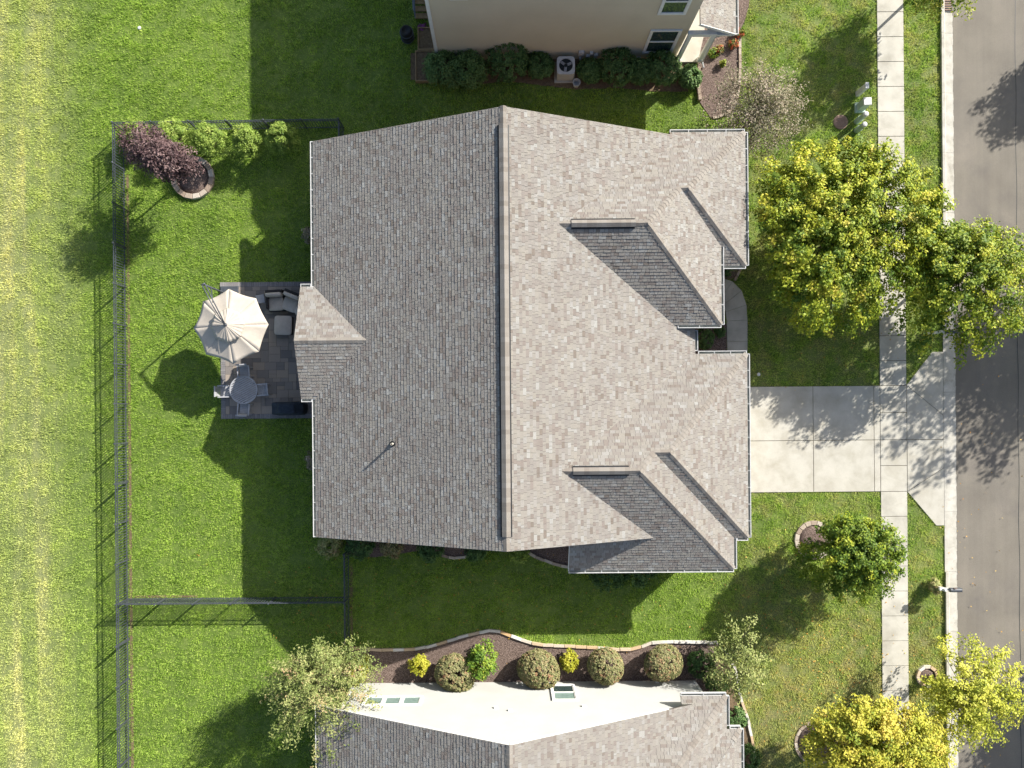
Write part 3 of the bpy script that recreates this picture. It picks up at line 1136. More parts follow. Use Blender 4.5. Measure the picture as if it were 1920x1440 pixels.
# porch posts over the patio
for yy in (yn - .35, ypm, ys_ + .35):
    mb = MB()
    mb.box((XP + .4, yy, (ZE - .15) / 2), (.2, .2, ZE - .15), bev=.01)
    mb.box((XP + .4, yy, .09), (.28, .28, .18), bev=.01)
    part('porch_post', mb, 'trim', house)
# plumbing vent on the west slope
mb = MB()
vp = W(737, 832, 5.0)
for _ in range(5):
    vp = W(737, 832, zpl(main[1][0], vp.x, vp.y))
mb.lathe((vp.x, vp.y, vp.z - .05), [(.05, 0), (.05, .5), (.038, .5), (.038, .4)], 14)
pv = part('vent_pipe', mb, 'acbody', house, smooth=False)
mb = MB()
mb.lathe((vp.x, vp.y, vp.z - .06), [(.17, .0), (.09, .14), (.07, .17)], 14)
part('vent_collar', mb, 'black', pv)
# downspouts
mb = MB()
for (x, y) in ((XW - .05, YN - .1), (XW - .05, YS + .1), (BE - ov + .06, BS + ov - .06)):
    mb.box((x if x > XW else XW + ov - .05, y, 1.6), (.07, .07, 3.2))
part('downspout', mb, 'white', house)

# ------------------------------------------------------------------ neighbour to the south (bottom of the photo)
SZE, SZR = 3.50, 7.72
SYN = W(780, 1281).y + 0.28                  # north rake
SXW, SXE = W(597, 1400, SZE).x, W(597, 1400, SZE).x + (XE - XW)
SXR = (SXW + SXE) / 2
SP = (SZR - SZE) / (SXE - SXR)
C1N = W(1320, 1305, SZE).y
C1E = W(1362, 1330, SZE).x
C1W = W(1276, 1298, SZE).x
C2N = W(1375, 1367, SZE).y
C2E = W(1389, 1380, SZE).x
SY0 = SYN - 17.0
smain = ((SXW, SXE, SY0, SYN), [west(SXW, SZE, SP), east(SXE, SZE, SP)])
c1 = [north(C1N, SZE, PF), east(C1E, SZE, PF)]
c2 = [north(C2N, SZE, PF), east(C2E, SZE, PF)]
sC1 = ((C1W, C1E, SY0, C1N), c1)
sC1b = ((SXR + 3, C1W, SY0, SYN - .02), c1)
sC2 = ((SXR + 5, C2E, SY0, C2N), c2)
sfaces = roof_faces([smain, sC1, sC1b, sC2])
shouse = thing('house', 'neighbouring house at the bottom edge with bright cream gable wall and grey roof', 'house', (SXR, SYN - 6, 0))
sroof = roof_deck(sfaces, shouse)
lay([(P, [pc for pc in pcs if max(p[1] for p in pc) > -23]) for P, pcs in
     [(P, [q for q in (clip(pc, 0, 1, 22.0) for pc in pcs) if len(q) > 2]) for P, pcs in sfaces] if pcs], sroof, 12)
nn = lambda P: (-P[0], -P[1], 1)
cap_run((SXR, -22, SZR), (SXR, SYN, SZR), (-SP, 0, 1), (SP, 0, 1), sroof, 'ridge_cap', 0.15)
k1 = (SZE + 2.3 - SZE) / PF
cap_run((C1E, C1N, SZE), (C1E - k1, C1N - k1, SZE + 2.3), nn(c1[0]), nn(c1[1]), sroof, 'hip_cap', 0.14)
cap_run((C2E, C2N, SZE), (C2E - .4, C2N - .4, SZE + .4 * PF), nn(c2[0]), nn(c2[1]), sroof, 'hip_cap', 0.13)
for a, b, o in (((SXW, SY0), (SXW, SYN), (-1, 0)), ((C1W, C1N), (C1E, C1N), (0, 1)), ((C1E, C1N), (C1E, C2N + .15), (1, 0)),
                ((C1E + .15, C2N), (C2E, C2N), (0, 1)), ((C2E, C2N), (C2E, SY0), (1, 0))):
    gutter(a, b, o, SZE - .005, shouse)
mb = MB()
for xa in (SXW, SXE - 1.6):
    mb.bar((xa, SYN + .006, (SZE if xa == SXW else zpl(smain[1][1], xa, 0)) - .08), (SXR, SYN + .006, SZR - .09), .012, .15)
part('rake_board', mb, 'trim', shouse)
# lap siding: every course a tilted board strip, clipped under the rake
def lap_wall(mb, x0, x1, y, h, facing, top=None, step=0.13):
    z = 0.02
    while z < h:
        z1 = min(z + step, h)
        if top:
            a0, a1 = top(z)
            b0, b1 = top(z1)
            xa, xb, xc, xd_ = max(x0, a0), min(x1, a1), min(x1, b1), max(x0, b0)
        else:
            xa, xb, xc, xd_ = x0, x1, x1, x0
        if xb - xa > .05 and xc - xd_ > -.05:
            s = facing
            f1 = [(xa, y + s * .034, z), (xb, y + s * .034, z), (max(xc, xd_), y + s * .006, z1), (xd_, y + s * .006, z1)]
            f2 = [(xa, y, z), (xb, y, z), (xb, y + s * .034, z), (xa, y + s * .034, z)]
            if s > 0:
                f1.reverse(); f2.reverse()
            mb.face(f1, random.random()); mb.face(f2)
        z += step
SWY = W(780, 1281).y
SWX0, SWX1 = SXW + .95, W(1302, 1272).x
mb = MB()
def gab(z):
    if z < SZE:
        return (SWX0, SWX1)
    return (SXW + (z - SZE) / SP + .12, SXE - (z - SZE) / SP - .12)
lap_wall(mb, SWX0, SWX1, SWY, SZR - .3, 1, gab)
part('siding', mb, 'cream', shouse)
mb = MB()
mb.prism([(SWX0 + .01, SY0 + .5), (SWX1 - .01, SY0 + .5), (SWX1 - .01, SWY - .01), (SWX0 + .01, SWY - .01)], 0, SZE - .12)
mb.prism([(SWX1 - 2, SY0 + .5), (C1E - .45, SY0 + .5), (C1E - .45, C1N - .9), (SWX1 - 2, C1N - .9)], 0, SZE - .14)
part('wall', mb, 'cream', shouse)
mb = MB()
for x in (SWX0 + .04, SWX1 - .04):
    mb.box((x, SWY + .02, SZE / 2 - .1), (.12, .05, SZE - .2))
part('corner_board', mb, 'trim', shouse)
mb = MB()
fr = []
mb.face([(SXW, SYN, SZE - .1), (SXW + 1, SYN, SZE - .1 + SP), (SXW + 1, SWY, SZE - .1 + SP), (SXW, SWY, SZE - .1)])
part('soffit', mb, 'trim', shouse)

def window(parent, x0, x1, z0, z1, y, s, sashes=1, mull=0, blind=True, mat='glass'):
    """a framed window on a wall whose outside faces s*Y; mull: panes side by side, sashes: stacked"""
    mb = MB()
    t = .10
    yy = y + s * .068
    for (a, b, c, d) in ((x0 - t, x0, z0 - t, z1 + t), (x1, x1 + t, z0 - t, z1 + t), (x0, x1, z1, z1 + t), (x0, x1, z0 - t, z0)):
        mb.box(((a + b) / 2, yy, (c + d) / 2), (b - a, .07, d - c))
    fr_ = part('window_frame', mb, 'trim', parent)
    n = mull + 1
    for i in range(n):
        a = x0 + (x1 - x0) * i / n + (.06 if i else 0)
        b = x0 + (x1 - x0) * (i + 1) / n - (.06 if i < n - 1 else 0)
        if i:
            mb = MB(); mb.box((a - .06, yy - s * .008, (z0 + z1) / 2), (.12, .06, z1 - z0 - .002))
            part('mullion', mb, 'trim', fr_)
        for j in range(sashes):
            c = z0 + (z1 - z0) * j / sashes
            d = z0 + (z1 - z0) * (j + 1) / sashes
            mb = MB()
            w = .045
            for (e, f_, g_, h_) in ((a, a + w, c, d), (b - w, b, c, d), (a + w, b - w, c, c + w), (a + w, b - w, d - w, d)):
                mb.box(((e + f_) / 2, yy - s * .012, (g_ + h_) / 2), (f_ - e, .05, h_ - g_))
            part('sash', mb, 'trim', fr_)
            mb = MB()
            mb.box(((a + b) / 2, yy - s * .022, (c + d) / 2), (b - a - w, .012, d - c - w))
            part('pane', mb, 'blind' if (blind and j == sashes - 1) else mat, fr_)

def wall_z(px, py, wy):
    """height of the wall point seen at a pixel, on the wall plane y = wy"""
    z = 1.0
    for _ in range(30):
        w = W(px, py, z)
        z += (w.y - wy) / ((CY - py) / F + 1e-9) * 1.0
        z = max(-1, min(20, z))
    return W(px, py, z)
def wp(px, py, wy):
    dy = (CY - py)
    dx = (px - CX)
    k = wy / (sr * dx + cr * dy)
    return Vector((cr * dx * k - sr * dy * k, wy, H - F * k))
a, b = wp(680, 1320, SWY), wp(788, 1313, SWY)
c, d = wp(735, 1323, SWY).z, wp(735, 1309, SWY).z
window(shouse, a.x + .1, b.x, min(c, d), max(c, d), SWY, 1, 1, 2)
a, b = wp(1037, 1300, SWY), wp(1077, 1300, SWY)
c, d = wp(1056, 1287, SWY).z, wp(1056, 1314, SWY).z
window(shouse, a.x, b.x, min(c, d), max(c, d), SWY, 1, 2, 0)
for px, py in ((1095, 1326), (930, 1329), (957, 1334), (1232, 1281)):
    w = wp(px, py, SWY)
    mb = MB()
    mb.box((w.x, SWY + .06, w.z), (.2, .09, .12), bev=.01)
    part('vent_cover', mb, 'trim', shouse)

# ------------------------------------------------------------------ neighbour to the north (top of the photo)
NWY = W(1040, 110).y
NX0, NX1 = W(822, 110).x, W(1266, 106).x
NZ = 6.9
nhouse = thing('house', 'tan two-storey house at the top edge with white porch and trimmed windows', 'house', ((NX0 + NX1) / 2, NWY + 5, 0))
mb = MB()
lap_wall(mb, NX0, NX1, NWY, NZ + (NX1 - NX0) * .25, -1, lambda z: (NX0 + max(0, z - NZ) / .5, NX1 - max(0, z - NZ) / .5))
part('siding', mb, 'tan', nhouse)
mb = MB()
mb.prism([(NX0 + .01, NWY + .01), (NX1 - .01, NWY + .01), (NX1 - .01, NWY + 11), (NX0 + .01, NWY + 11)], 0, NZ - .05)
part('wall', mb, 'tan', nhouse)
mb = MB()
mb.box((NX0 - .02, NWY - .03, NZ / 2), (.16, .07, NZ))
mb.box((NX0 - .055, NWY + .08, NZ / 2), (.06, .15, NZ))
part('corner_board', mb, 'trim', nhouse)
mb = MB()
nr = ((NX0 - .42, NX1 + .42, NWY - .06, NWY + 11.4))
NRX = (nr[0] + nr[1]) / 2
nfaces = roof_faces([(nr, [west(nr[0], NZ, .5), east(nr[1], NZ, .5)])])
nroof = roof_deck(nfaces, nhouse)
a, b = wp(1206, 96, NWY), wp(1258, 96, NWY)
c, d = wp(1215, 95, NWY).z, wp(1215, 56, NWY).z
window(nhouse, a.x + .05, b.x - .05, c, d, NWY, -1, 2, 0, False)
c2_ = wp(1240, 22, NWY)
window(nhouse, wp(1238, 20, NWY).x, wp(1283, 20, NWY).x, c2_.z, c2_.z + 1.9, NWY, -1, 2, 0, False)
c2_ = wp(860, -4, NWY)
window(nhouse, c2_.x - .3, c2_.x + .3, c2_.z + .1, c2_.z + 1.0, NWY, -1, 1, 0)
# porch: floor, columns, beam, small shingled roof
px0, px1 = W(1268, 118).x, W(1309, 122).x
pf0, pf1 = W(1290, 119).y, W(1290, 40).y
mb = MB()
mb.prism([(px0, pf0), (px1 - .05, pf0), (px1 + .3, pf1 - .6), (px1 + .3, pf1 + 2), (px0, pf1 + 2)], 0, .16, .5, .01)
part('porch_floor', mb, 'concrete', nhouse)
for x, y in ((px0 + .03, pf0 + .1), (px1, pf0 + .08)):
    mb = MB()
    mb.box((x, y, 1.45), (.17, .17, 2.6), bev=.01)
    mb.box((x, y, .26), (.23, .23, .2), bev=.01)
    part('porch_column', mb, 'trim', nhouse)
mb = MB()
mb.bar((px0 - .1, pf0 + .1, 2.85), (px1 + .12, pf0 + .1, 2.85), .2, .24)
mb.bar((px1, pf0 + .2, 2.85), (px1, pf0 + 4, 2.85), .2, .24)
part('porch_beam', mb, 'trim', nhouse)
pe = W(1379, 30, 3.0).x
ps = W(1340, 64, 3.0).y
pr = ((px0 + .6, pe, ps, ps + 5), [east(pe, 3.0, .5)])
pfaces = roof_faces([((W(1312, 30, 3.9).x, pe, ps, ps + 5), [east(pe, 3.0, .5)])])
proof = roof_deck(pfaces, nhouse)
ORG['porch_roof'] = ORG[proof.name]
proof.name = 'porch_roof'
for t in shingle_roof(pfaces, 21):
    mb = MB()
    add_tab(mb, t[1], t[2], t[3])
    part('shingle', mb, 'shingle', proof)
gutter((pe, ps), (pe, ps + 5), (1, 0), 2.995, nhouse)
mb = MB()
xl = W(1312, 30, 3.9).x
mb.bar((xl, ps - .012, 3.0 + (pe - xl) * .5 - .07), (pe, ps - .012, 2.93), .022, .16)
mb.prism([(px1 - .3, ps + .03), (pe - .1, ps + .03), (pe - .1, ps + 5), (px1 - .3, ps + 5)], 2.74, 2.86)
part('rake_board', mb, 'trim', nhouse)
mb = MB()
mb.tube([(pe + .05, ps + .1, 2.9), (pe - .3, ps + .08, 2.75), (px1 + .16, pf0 + .1, 2.5), (px1 + .14, pf0 - .02, .25), (px1 + .25, pf0 - .25, .08)], .045, 8)
part('downspout', mb, 'white', nhouse)
# meter boxes and pipe hoods on the shaded wall
for px, py, sx, sz in ((1090, 96, .26, .3), (1102, 102, .2, .22), (1109, 96, .16, .18), (1117, 101, .18, .34), (1195, 112, .2, .16), (1088, 106, .12, .12)):
    w = wp(px, py, NWY)
    mb = MB()
    mb.box((w.x, NWY - .09, max(.15, w.z)), (sx, .14, sz), bev=.015)
    part('wall_box', mb, 'white', nhouse)

# ------------------------------------------------------------------ fences
def proto_mesh(name, mb, mat):
    o = part(name, mb, mat)
    me = o.data
    bpy.data.objects.remove(o)
    return me
mb = MB(); mb.box((0, 0, .62), (.028, .028, 1.24)); PICKET = proto_mesh('picket', mb, 'fence')
mb = MB(); mb.box((0, 0, .65), (.064, .064, 1.30)); mb.prism([(-.04, -.04), (.04, -.04), (.04, .04), (-.04, .04)], 1.301, 1.335, .5, .02)
POST = proto_mesh('post', mb, 'fence')
def fence(p0, p1, label, ends=(True, True), skip=()):
    a, b = Vector((*p0, 0)), Vector((*p1, 0))
    root = thing('metal_fence', label, 'fence', a, 'black picket fences of the back yards')
    d = b - a
    L = d.length
    d.normalize()
    rz = math.atan2(d.y, d.x)
    n = max(1, round(L / 1.95))
    for k in range(n + 1):
        if (k == 0 and not ends[0]) or (k == n and not ends[1]):
            continue
        inst('post', POST, d * (L * k / n), rz, root)
    for z in (.16, 1.03, 1.22):
        for k in range(n):
            mb = MB()
            mb.bar(a + d * (L * k / n + .033) + Vector((0, 0, z)), a + d * (L * (k + 1) / n - .033) + Vector((0, 0, z)), .034, .034)
            part('rail', mb, 'fence', root)
    m = int(L / .14)
    for k in range(1, m):
        s = L * k / m
        if abs((s / (L / n)) - round(s / (L / n))) * (L / n) < .05:
            continue
        inst('picket', PICKET, d * s, rz, root)
    return root
FT = 1.26
fNW, fSW = W(211, 229, FT), W(216.5, 1134, FT)
fNE = W(634, 213, FT)
fSE = W(645, 1133, FT)
XFW = (fNW.x + fSW.x) / 2
fence((XFW, fNW.y), (XFW, fSW.y), 'long black picket fence between the back yard and the open field')
fence((XFW + .04, fNW.y), (fNE.x, fNW.y + .08), 'black picket fence behind the row of light green evergreens', (False, True))
fence((fNE.x, fNW.y + .04), (fNE.x, fNW.y - 2.4), 'short black picket fence returning to the upper house corner', (False, True))
fence((XFW + .04, fSW.y), (fSE.x, fSW.y), 'black picket fence across the lower end of the back yard', (False, True))
fence((fSE.x, fSW.y + .04), (fSE.x, W(645, 1040, FT).y), 'black picket fence from the lower corner up to the gable shrubs', (False, True))
fence((fSE.x, fSW.y - .04), (fSE.x, W(643, 1206, FT).y), 'short black picket fence running down behind the olive-leaved tree', (False, True))
fence((XFW, fSW.y - .04), (XFW, W(218, 1520, FT).y), 'black picket fence of the lower yard towards the open field', (False, True))
# strips of bare edge under the fence
mb = MB()
mb.prism([(XFW + .05, W(0, 1440).y - 3), (XFW + .20, W(0, 1440).y - 3), (XFW + .17, fNW.y - 2.2), (XFW + .05, fNW.y - 2.2)], -.01, .012)
mb.prism([(XFW + .3, fSW.y + .03), (XFW + 3.5, fSW.y + .03), (XFW + 3.5, fSW.y + .12), (XFW + .3, fSW.y + .14)], -.01, .012)
mb.prism([(fSE.x + .05, W(643, 1206).y), (fSE.x + .16, W(643, 1206).y), (fSE.x + .2, W(645, 1050).y), (fSE.x + .05, W(645, 1050).y)], -.01, .012)
part('edge_strip', mb, 'soil', kind='structure')

# ------------------------------------------------------------------ patio
PX0, PX1 = W(414, 660).x, XW + ov
PY0, PY1 = W(480, 785).y, W(480, 529).y
patio = sheet('patio', [(PX0, PY0), (PX1, PY0), (PX1, PY1), (PX0, PY1)], 0.014, 'joint')
rnd = random.Random(5)
bw = .24
def paver(x0, x1, y0, y1, mat, nm):
    mb = MB()
    mb.prism(rectp(x0, x1, y0, y1, .004), 0, .048 + rnd.uniform(-.002, .002), rnd.random(), .005)
    part(nm, mb, mat, patio)
x = PX0
while x < PX1 - .05:
    x2 = min(x + .115, PX1)
    paver(x, x2, PY1 - bw, PY1, 'edgepaver', 'border_paver')
    paver(x, x2, PY0, PY0 + bw, 'edgepaver', 'border_paver')
    x = x2
y = PY0 + bw
while y < PY1 - bw - .02:
    y2 = min(y + .115, PY1 - bw)
    paver(PX0, PX0 + bw, y, y2, 'edgepaver', 'border_paver')
    y = y2
# ashlar pattern on a 0.2 m grid
gx = int((PX1 - PX0 - bw) / .2)
gy = int((PY1 - PY0 - 2 * bw) / .2)
ux_, uy_ = (PX1 - PX0 - bw) / gx, (PY1 - PY0 - 2 * bw) / gy
occ = [[False] * gy for _ in range(gx)]
for i in range(gx):
    for j in range(gy):
        if occ[i][j]:
            continue
        opts = [(3, 3), (3, 2), (2, 3), (2, 2), (2, 2), (3, 2), (2, 1), (1, 2)]
        rnd.shuffle(opts)
        for (w, h) in opts + [(1, 1)]:
            if i + w <= gx and j + h <= gy and not any(occ[i + a][j + b] for a in range(w) for b in range(h)):
                break
        for a in range(w):
            for b in range(h):
                occ[i + a][j + b] = True
        paver(PX0 + bw + i * ux_, PX0 + bw + (i + w) * ux_, PY0 + bw + j * uy_, PY0 + bw + (j + h) * uy_, 'paver', 'paver')
PZ = .05

# cantilever umbrella
ub = W(432, 554)
um = thing('cantilever_umbrella', 'big pale octagonal cantilever umbrella over the patio corner', 'umbrella', (ub.x, ub.y, 0))
ap = W(423, 610, 2.95)
ctr = W(433, 612, 2.35)
rad = 1.80
rot0 = math.atan2(-(540 - 612), (429 - 433)) + ROLL
def rim(k, r=rad, z=2.33):
    t = rot0 - k * math.pi / 4
    return Vector((ctr.x + r * math.cos(t), ctr.y + r * math.sin(t), z))
cen = Vector((ctr.x, ctr.y, 2.98))
for k in range(8):
    mb = MB()
    a, b = rim(k), rim(k + 1)
    rows = 8
    grid_ = []
    for i in range(rows + 1):
        t = .36 + .64 * i / rows
        sag = -.05 * math.sin(math.pi * t)
        row = []
        for j in range(7):
            s = j / 6
            e = a.lerp(b, s)
            p = cen.lerp(e, t)
            p.z += sag - .05 * math.sin(math.pi * s) * t
            inw = .035 * math.sin(math.pi * s) * t
            p.x += (cen.x - p.x) * inw
            p.y += (cen.y - p.y) * inw
            row.append(p)
        grid_.append(row)
    mb.grid(grid_)
    o = part('canopy_panel', mb, 'canvas', um, smooth=True)
    so = o.modifiers.new('thickness', 'SOLIDIFY'); so.thickness = .006
    mb = MB()
    # upper vent flap, gathered in folds
    grid_ = []
    for i in range(7):
        t = .46 * i / 6
        row = []
        for j in range(13):
            s = j / 12
            e = a.lerp(b, s)
            p = cen.lerp(e, t)
            p.z += .10 - .05 * math.sin(math.pi * s) * t + .05 * math.sin(s * math.pi * 6 + k * 1.7) * t * (1.15 - t)
            row.append(p)
        grid_.append(row)
    mb.grid(grid_)
    o = part('vent_flap', mb, 'canvas', um, smooth=True)
    so = o.modifiers.new('thickness', 'SOLIDIFY'); so.thickness = .005
    mb = MB()
    mb.bar(cen + Vector((0, 0, -.2)), rim(k) + Vector((0, 0, -.06)), .025, .025)
    part('rib', mb, 'charcoal', um)
mt = W(381, 533, 3.45)
mb = MB()
mb.tube([(ub.x, ub.y, .05), (mt.x, mt.y, 3.42)], .045, 12)
part('mast', mb, 'charcoal', um, smooth=True)
mb = MB()
hub = cen + Vector((0, 0, .16))
side = (hub - mt); side.z = 0; side = Vector((-side.y, side.x, 0)).normalized() * .07
mb.tube([mt + side, mt.lerp(hub, .5) + side * .9 + Vector((0, 0, .06)), hub + side * .3], .03, 8)
mb.tube([mt - side, mt.lerp(hub, .5) - side * .9 + Vector((0, 0, .06)), hub - side * .3], .03, 8)
mb.bar(mt + side * 1.4, mt - side * 1.4, .06, .06)
part('boom', mb, 'charcoal', um, smooth=True)
mb = MB()
mb.bar(Vector((ub.x, ub.y, 2.2)).lerp(mt, .25), mt.lerp(hub, .45), .035, .035)
part('brace', mb, 'charcoal', um)
mb = MB()
mb.lathe((cen.x, cen.y, cen.z + .02), [(.09, 0), (.09, .06), (.05, .1), (.04, .16)], 12)
part('hub', mb, 'charcoal', um)
mb = MB()
mb.box((ub.x, ub.y, PZ + .06), (.9, .9, .1), bev=.02)
mb.box((ub.x, ub.y, PZ + .14), (.3, .3, .1), bev=.02)
part('base', mb, 'charcoal', um)

# round dining table and chairs
tc = W(456.5, 731, .74)
tb = thing('dining_table', 'round grey slatted table at the umbrella side of the patio', 'table', (tc.x, tc.y, PZ))
rt = .69
ang = R(28)
k = -rt + .045
while k < rt:
    hw = math.sqrt(max(0, rt * rt - k * k)) - .005
    hw2 = math.sqrt(max(0, rt * rt - (k + .066) ** 2)) - .005 if abs(k + .066) < rt else hw * .5
    mb = MB()
    ca, sa = math.cos(ang), math.sin(ang)
    pts = [(-hw, k), (hw, k), (hw2, k + .066), (-hw2, k + .066)]
    mb.prism([(ca * p[0] - sa * p[1], sa * p[0] + ca * p[1]) for p in pts], .66, .69, random.random(), .004)
    part('table_slat', mb, 'slatgrey', tb, local=True)
    k += .098
mb = MB()
mb.lathe((0, 0, 0), [(rt + .012, .64), (rt + .02, .665), (rt + .012, .693), (rt - .035, .693), (rt - .035, .655), (rt - .04, .64)], 40)
mb.f.pop(); mb.t.pop()
part('table_rim', mb, 'slatgrey', tb, local=True)
for j in range(4):
    t = math.pi / 4 + j * math.pi / 2
    mb = MB()
    mb.bar((.5 * math.cos(t), .5 * math.sin(t), 0), (.42 * math.cos(t), .42 * math.sin(t), .65), .06, .06)
    part('leg', mb, 'slatgrey', tb, local=True)

def make_chair(label, loc, rz):
    """slat-back armchair, front towards +x"""
    t = thing('patio_chair', label, 'chair', loc, 'chairs round the slatted table')
    t.rotation_euler = (0, 0, rz)
    for j in range(6):
        mb = MB(); mb.box((-.21 + j * .085, 0, .43), (.075, .5, .025), bev=.005)
        part('seat_slat', mb, 'slatgrey', t, local=True)
    for j in range(7):
        mb = MB(); y = -.21 + j * .07
        mb.bar((-.25, y, .44), (-.36, y, .92), .05, .02)
        part('back_slat', mb, 'slatgrey', t, local=True)
    mb = MB(); mb.bar((-.365, -.27, .93), (-.365, .27, .93), .05, .06)
    part('top_rail', mb, 'slatgrey', t, local=True)
    for s in (-1, 1):
        mb = MB(); mb.bar((-.33, s * .28, .66), (.24, s * .28, .66), .06, .03)
        part('armrest', mb, 'slatgrey', t, local=True)
        for x, h in ((.23, .645), (-.25, .645)):
            mb = MB(); mb.bar((x, s * .27, 0), (x, s * .27, h), .045, .045)
            part('leg', mb, 'slatgrey', t, local=True)
    return t
chairs = [('patio chair at the table below the umbrella edge, its back towards the umbrella', (459, 698), -90),
          ('patio chair on the house side of the round slatted table', (493, 731), 180),
          ('patio chair of the round table nearest the covered grill edge', (459, 766), 90),
          ('patio chair on the lawn side of the round slatted table', (423, 734), 0)]
ch0 = None
for lab, p, rz in chairs:
    w = W(p[0], p[1], .5)
    loc = (w.x, w.y, PZ)
    if ch0 is None:
        ch0 = make_chair(lab, loc, R(rz + 4))
    else:
        copy_thing(ch0, loc, R(rz + random.uniform(-6, 6)), lab)

# curved sofa, ottoman, side table, grill
s0 = W(532, 556, .5)
so_ = thing('patio_sofa', 'curved dark wicker sofa with grey cushions half under the porch roof', 'sofa', (s0.x, s0.y, PZ))
for i, (px, py, rz) in enumerate(((516, 556, 3), (548, 558, -22), (576, 574, -48))):
    w = W(px, py, .5)
    r_ = R(rz)
    dn = Vector((math.sin(r_), -math.cos(r_), 0))       # towards the seat front
    lx, ly = w.x - s0.x, w.y - s0.y
    mb = MB()
    mb.box((lx + dn.x * .25, ly + dn.y * .25, .16), (.80, .92, .28), r_, bev=.03)
    mb.box((lx - dn.x * .24, ly - dn.y * .24, .42), (.84, .12, .66), r_, bev=.03)
    if i == 0:
        ex = Vector((-math.cos(r_), -math.sin(r_), 0)) * .40
        mb.box((lx + ex.x + dn.x * .2, ly + ex.y + dn.y * .2, .34), (.10, .8, .5), r_, bev=.03)
    part('sofa_frame', mb, 'wicker', so_, local=True)
    mb = MB(); mb.soft((lx + dn.x * .36, ly + dn.y * .36, .37), (.76, .70, .16), r_)
    part('seat_cushion', mb, 'cushion', so_, smooth=True, local=True)
    mb = MB(); mb.soft((lx - dn.x * .06, ly - dn.y * .06, .62), (.80, .2, .46), r_, .05)
    part('back_cushion', mb, 'cushion', so_, smooth=True, local=True)
ow = W(531, 610, .4)
ot = thing('ottoman', 'square grey cushioned ottoman beside the curved sofa', 'ottoman', (ow.x, ow.y, PZ))
mb = MB(); mb.box((0, 0, .15), (.84, .9, .28), R(-2), bev=.03)
part('ottoman_base', mb, 'wicker', ot, local=True)
mb = MB(); mb.soft((0, 0, .36), (.90, .98, .16), R(-2))
part('ottoman_cushion', mb, 'cushion', ot, smooth=True, local=True)
sw_ = W(489, 561, .4)
st_ = thing('side_table', 'small grey square side table between umbrella and sofa', 'table', (sw_.x, sw_.y, PZ))
mb = MB(); mb.box((0, 0, .43), (.42, .42, .04), R(8), bev=.01)
part('table_top', mb, 'slatgrey', st_, local=True)
for sx in (-1, 1):
    for sy in (-1, 1):
        mb = MB(); mb.bar((sx * .17, sy * .17, 0), (sx * .17, sy * .17, .41), .035)
        part('leg', mb, 'slatgrey', st_, local=True)
gw = W(538, 766, 1.0)
gr = thing('covered_grill', 'barbecue grill under a dark blue cover by the porch corner', 'grill', (gw.x, gw.y, PZ))
mb = MB()
def lump(prof, n=28, ex=.35):
    i = len(mb.v)
    for (rx, ry, z, ox) in prof:
        for k in range(n):
            t = 2 * math.pi * k / n
            ct, st2 = math.cos(t), math.sin(t)
            wob = 1 + .03 * math.sin(5 * t + z * 9)
            mb.v.append((ox + rx * wob * math.copysign(abs(ct) ** ex, ct), ry * wob * math.copysign(abs(st2) ** ex, st2), z))
    for l in range(len(prof) - 1):
        for k in range(n):
            a, b = i + l * n + k, i + l * n + (k + 1) % n
            mb.f.append((a, b, b + n, a + n)); mb.t.append(.5)
    mb.f.append(tuple(i + (len(prof) - 1) * n + k for k in range(n))); mb.t.append(.5)
lump([(.80, .33, 0.12, 0), (.79, .33, .5, 0), (.80, .33, .86, 0), (.76, .31, .93, 0), (.48, .30, .98, .02), (.44, .27, 1.12, .02), (.36, .19, 1.17, .02)])
part('grill_cover', mb, 'cover', gr, smooth=True, local=True)
for sx in (-1, 1):
    for sy in (-1, 1):
        mb = MB(); mb.box((sx * .6, sy * .22, .08), (.06, .06, .16))
        part('leg', mb, 'black', gr, local=True)

# ------------------------------------------------------------------ small things
def lump_thing(): pass
# air conditioner
aw = W(1061, 122, .85)
ac = thing('air_conditioner', 'beige air conditioning unit with round top fan below the tan wall', 'air conditioner', (aw.x, aw.y - .02, 0))
mb = MB(); mb.box((0, 0, .05), (1.05, 1.05, .1), bev=.01); part('pad', mb, 'concrete', ac, local=True)
mb = MB(); mb.box((0, 0, .47), (.84, .84, .74), bev=.03)
for k in range(9):
    for s in (-1, 1):
        mb.box((0, s * .425, .18 + k * .07), (.78, .012, .02)); mb.box((s * .425, 0, .18 + k * .07), (.012, .78, .02))
part('body', mb, 'acbody', ac, local=True)
mb = MB()
n = 28
sq = []
for k in range(n):
    t = 2 * math.pi * k / n
    ct, st2 = math.cos(t), math.sin(t)
    sq.append((.45 * math.copysign(abs(ct) ** .35, ct), .45 * math.copysign(abs(st2) ** .35, st2)))
for k in range(n):
    t0, t1 = 2 * math.pi * k / n, 2 * math.pi * (k + 1) / n
    a, b = sq[k], sq[(k + 1) % n]
    c, d = (.34 * math.cos(t1), .34 * math.sin(t1)), (.34 * math.cos(t0), .34 * math.sin(t0))
    mb.face([(d[0], d[1], .89), (a[0], a[1], .88), (b[0], b[1], .88), (c[0], c[1], .89)])
    mb.face([(a[0], a[1], .82), (b[0], b[1], .82), (b[0], b[1], .88), (a[0], a[1], .88)])
    mb.face([(d[0], d[1], .89), (c[0], c[1], .89), (c[0], c[1], .845), (d[0], d[1], .845)])
part('top_panel', mb, 'white', ac, local=True)
mb = MB()
mb.lathe((0, 0, .845), [(.34, 0), (.1, .0), (.09, .03)], 20)
part('fan_well', mb, 'dark', ac, local=True)
for k in range(3):
    t = k * 2.094 + .4
    mb = MB(); mb.bar((.05 * math.cos(t), .05 * math.sin(t), .866), (.31 * math.cos(t), .31 * math.sin(t), .860), .13, .008)
    part('fan_blade', mb, 'slatgrey', ac, local=True)
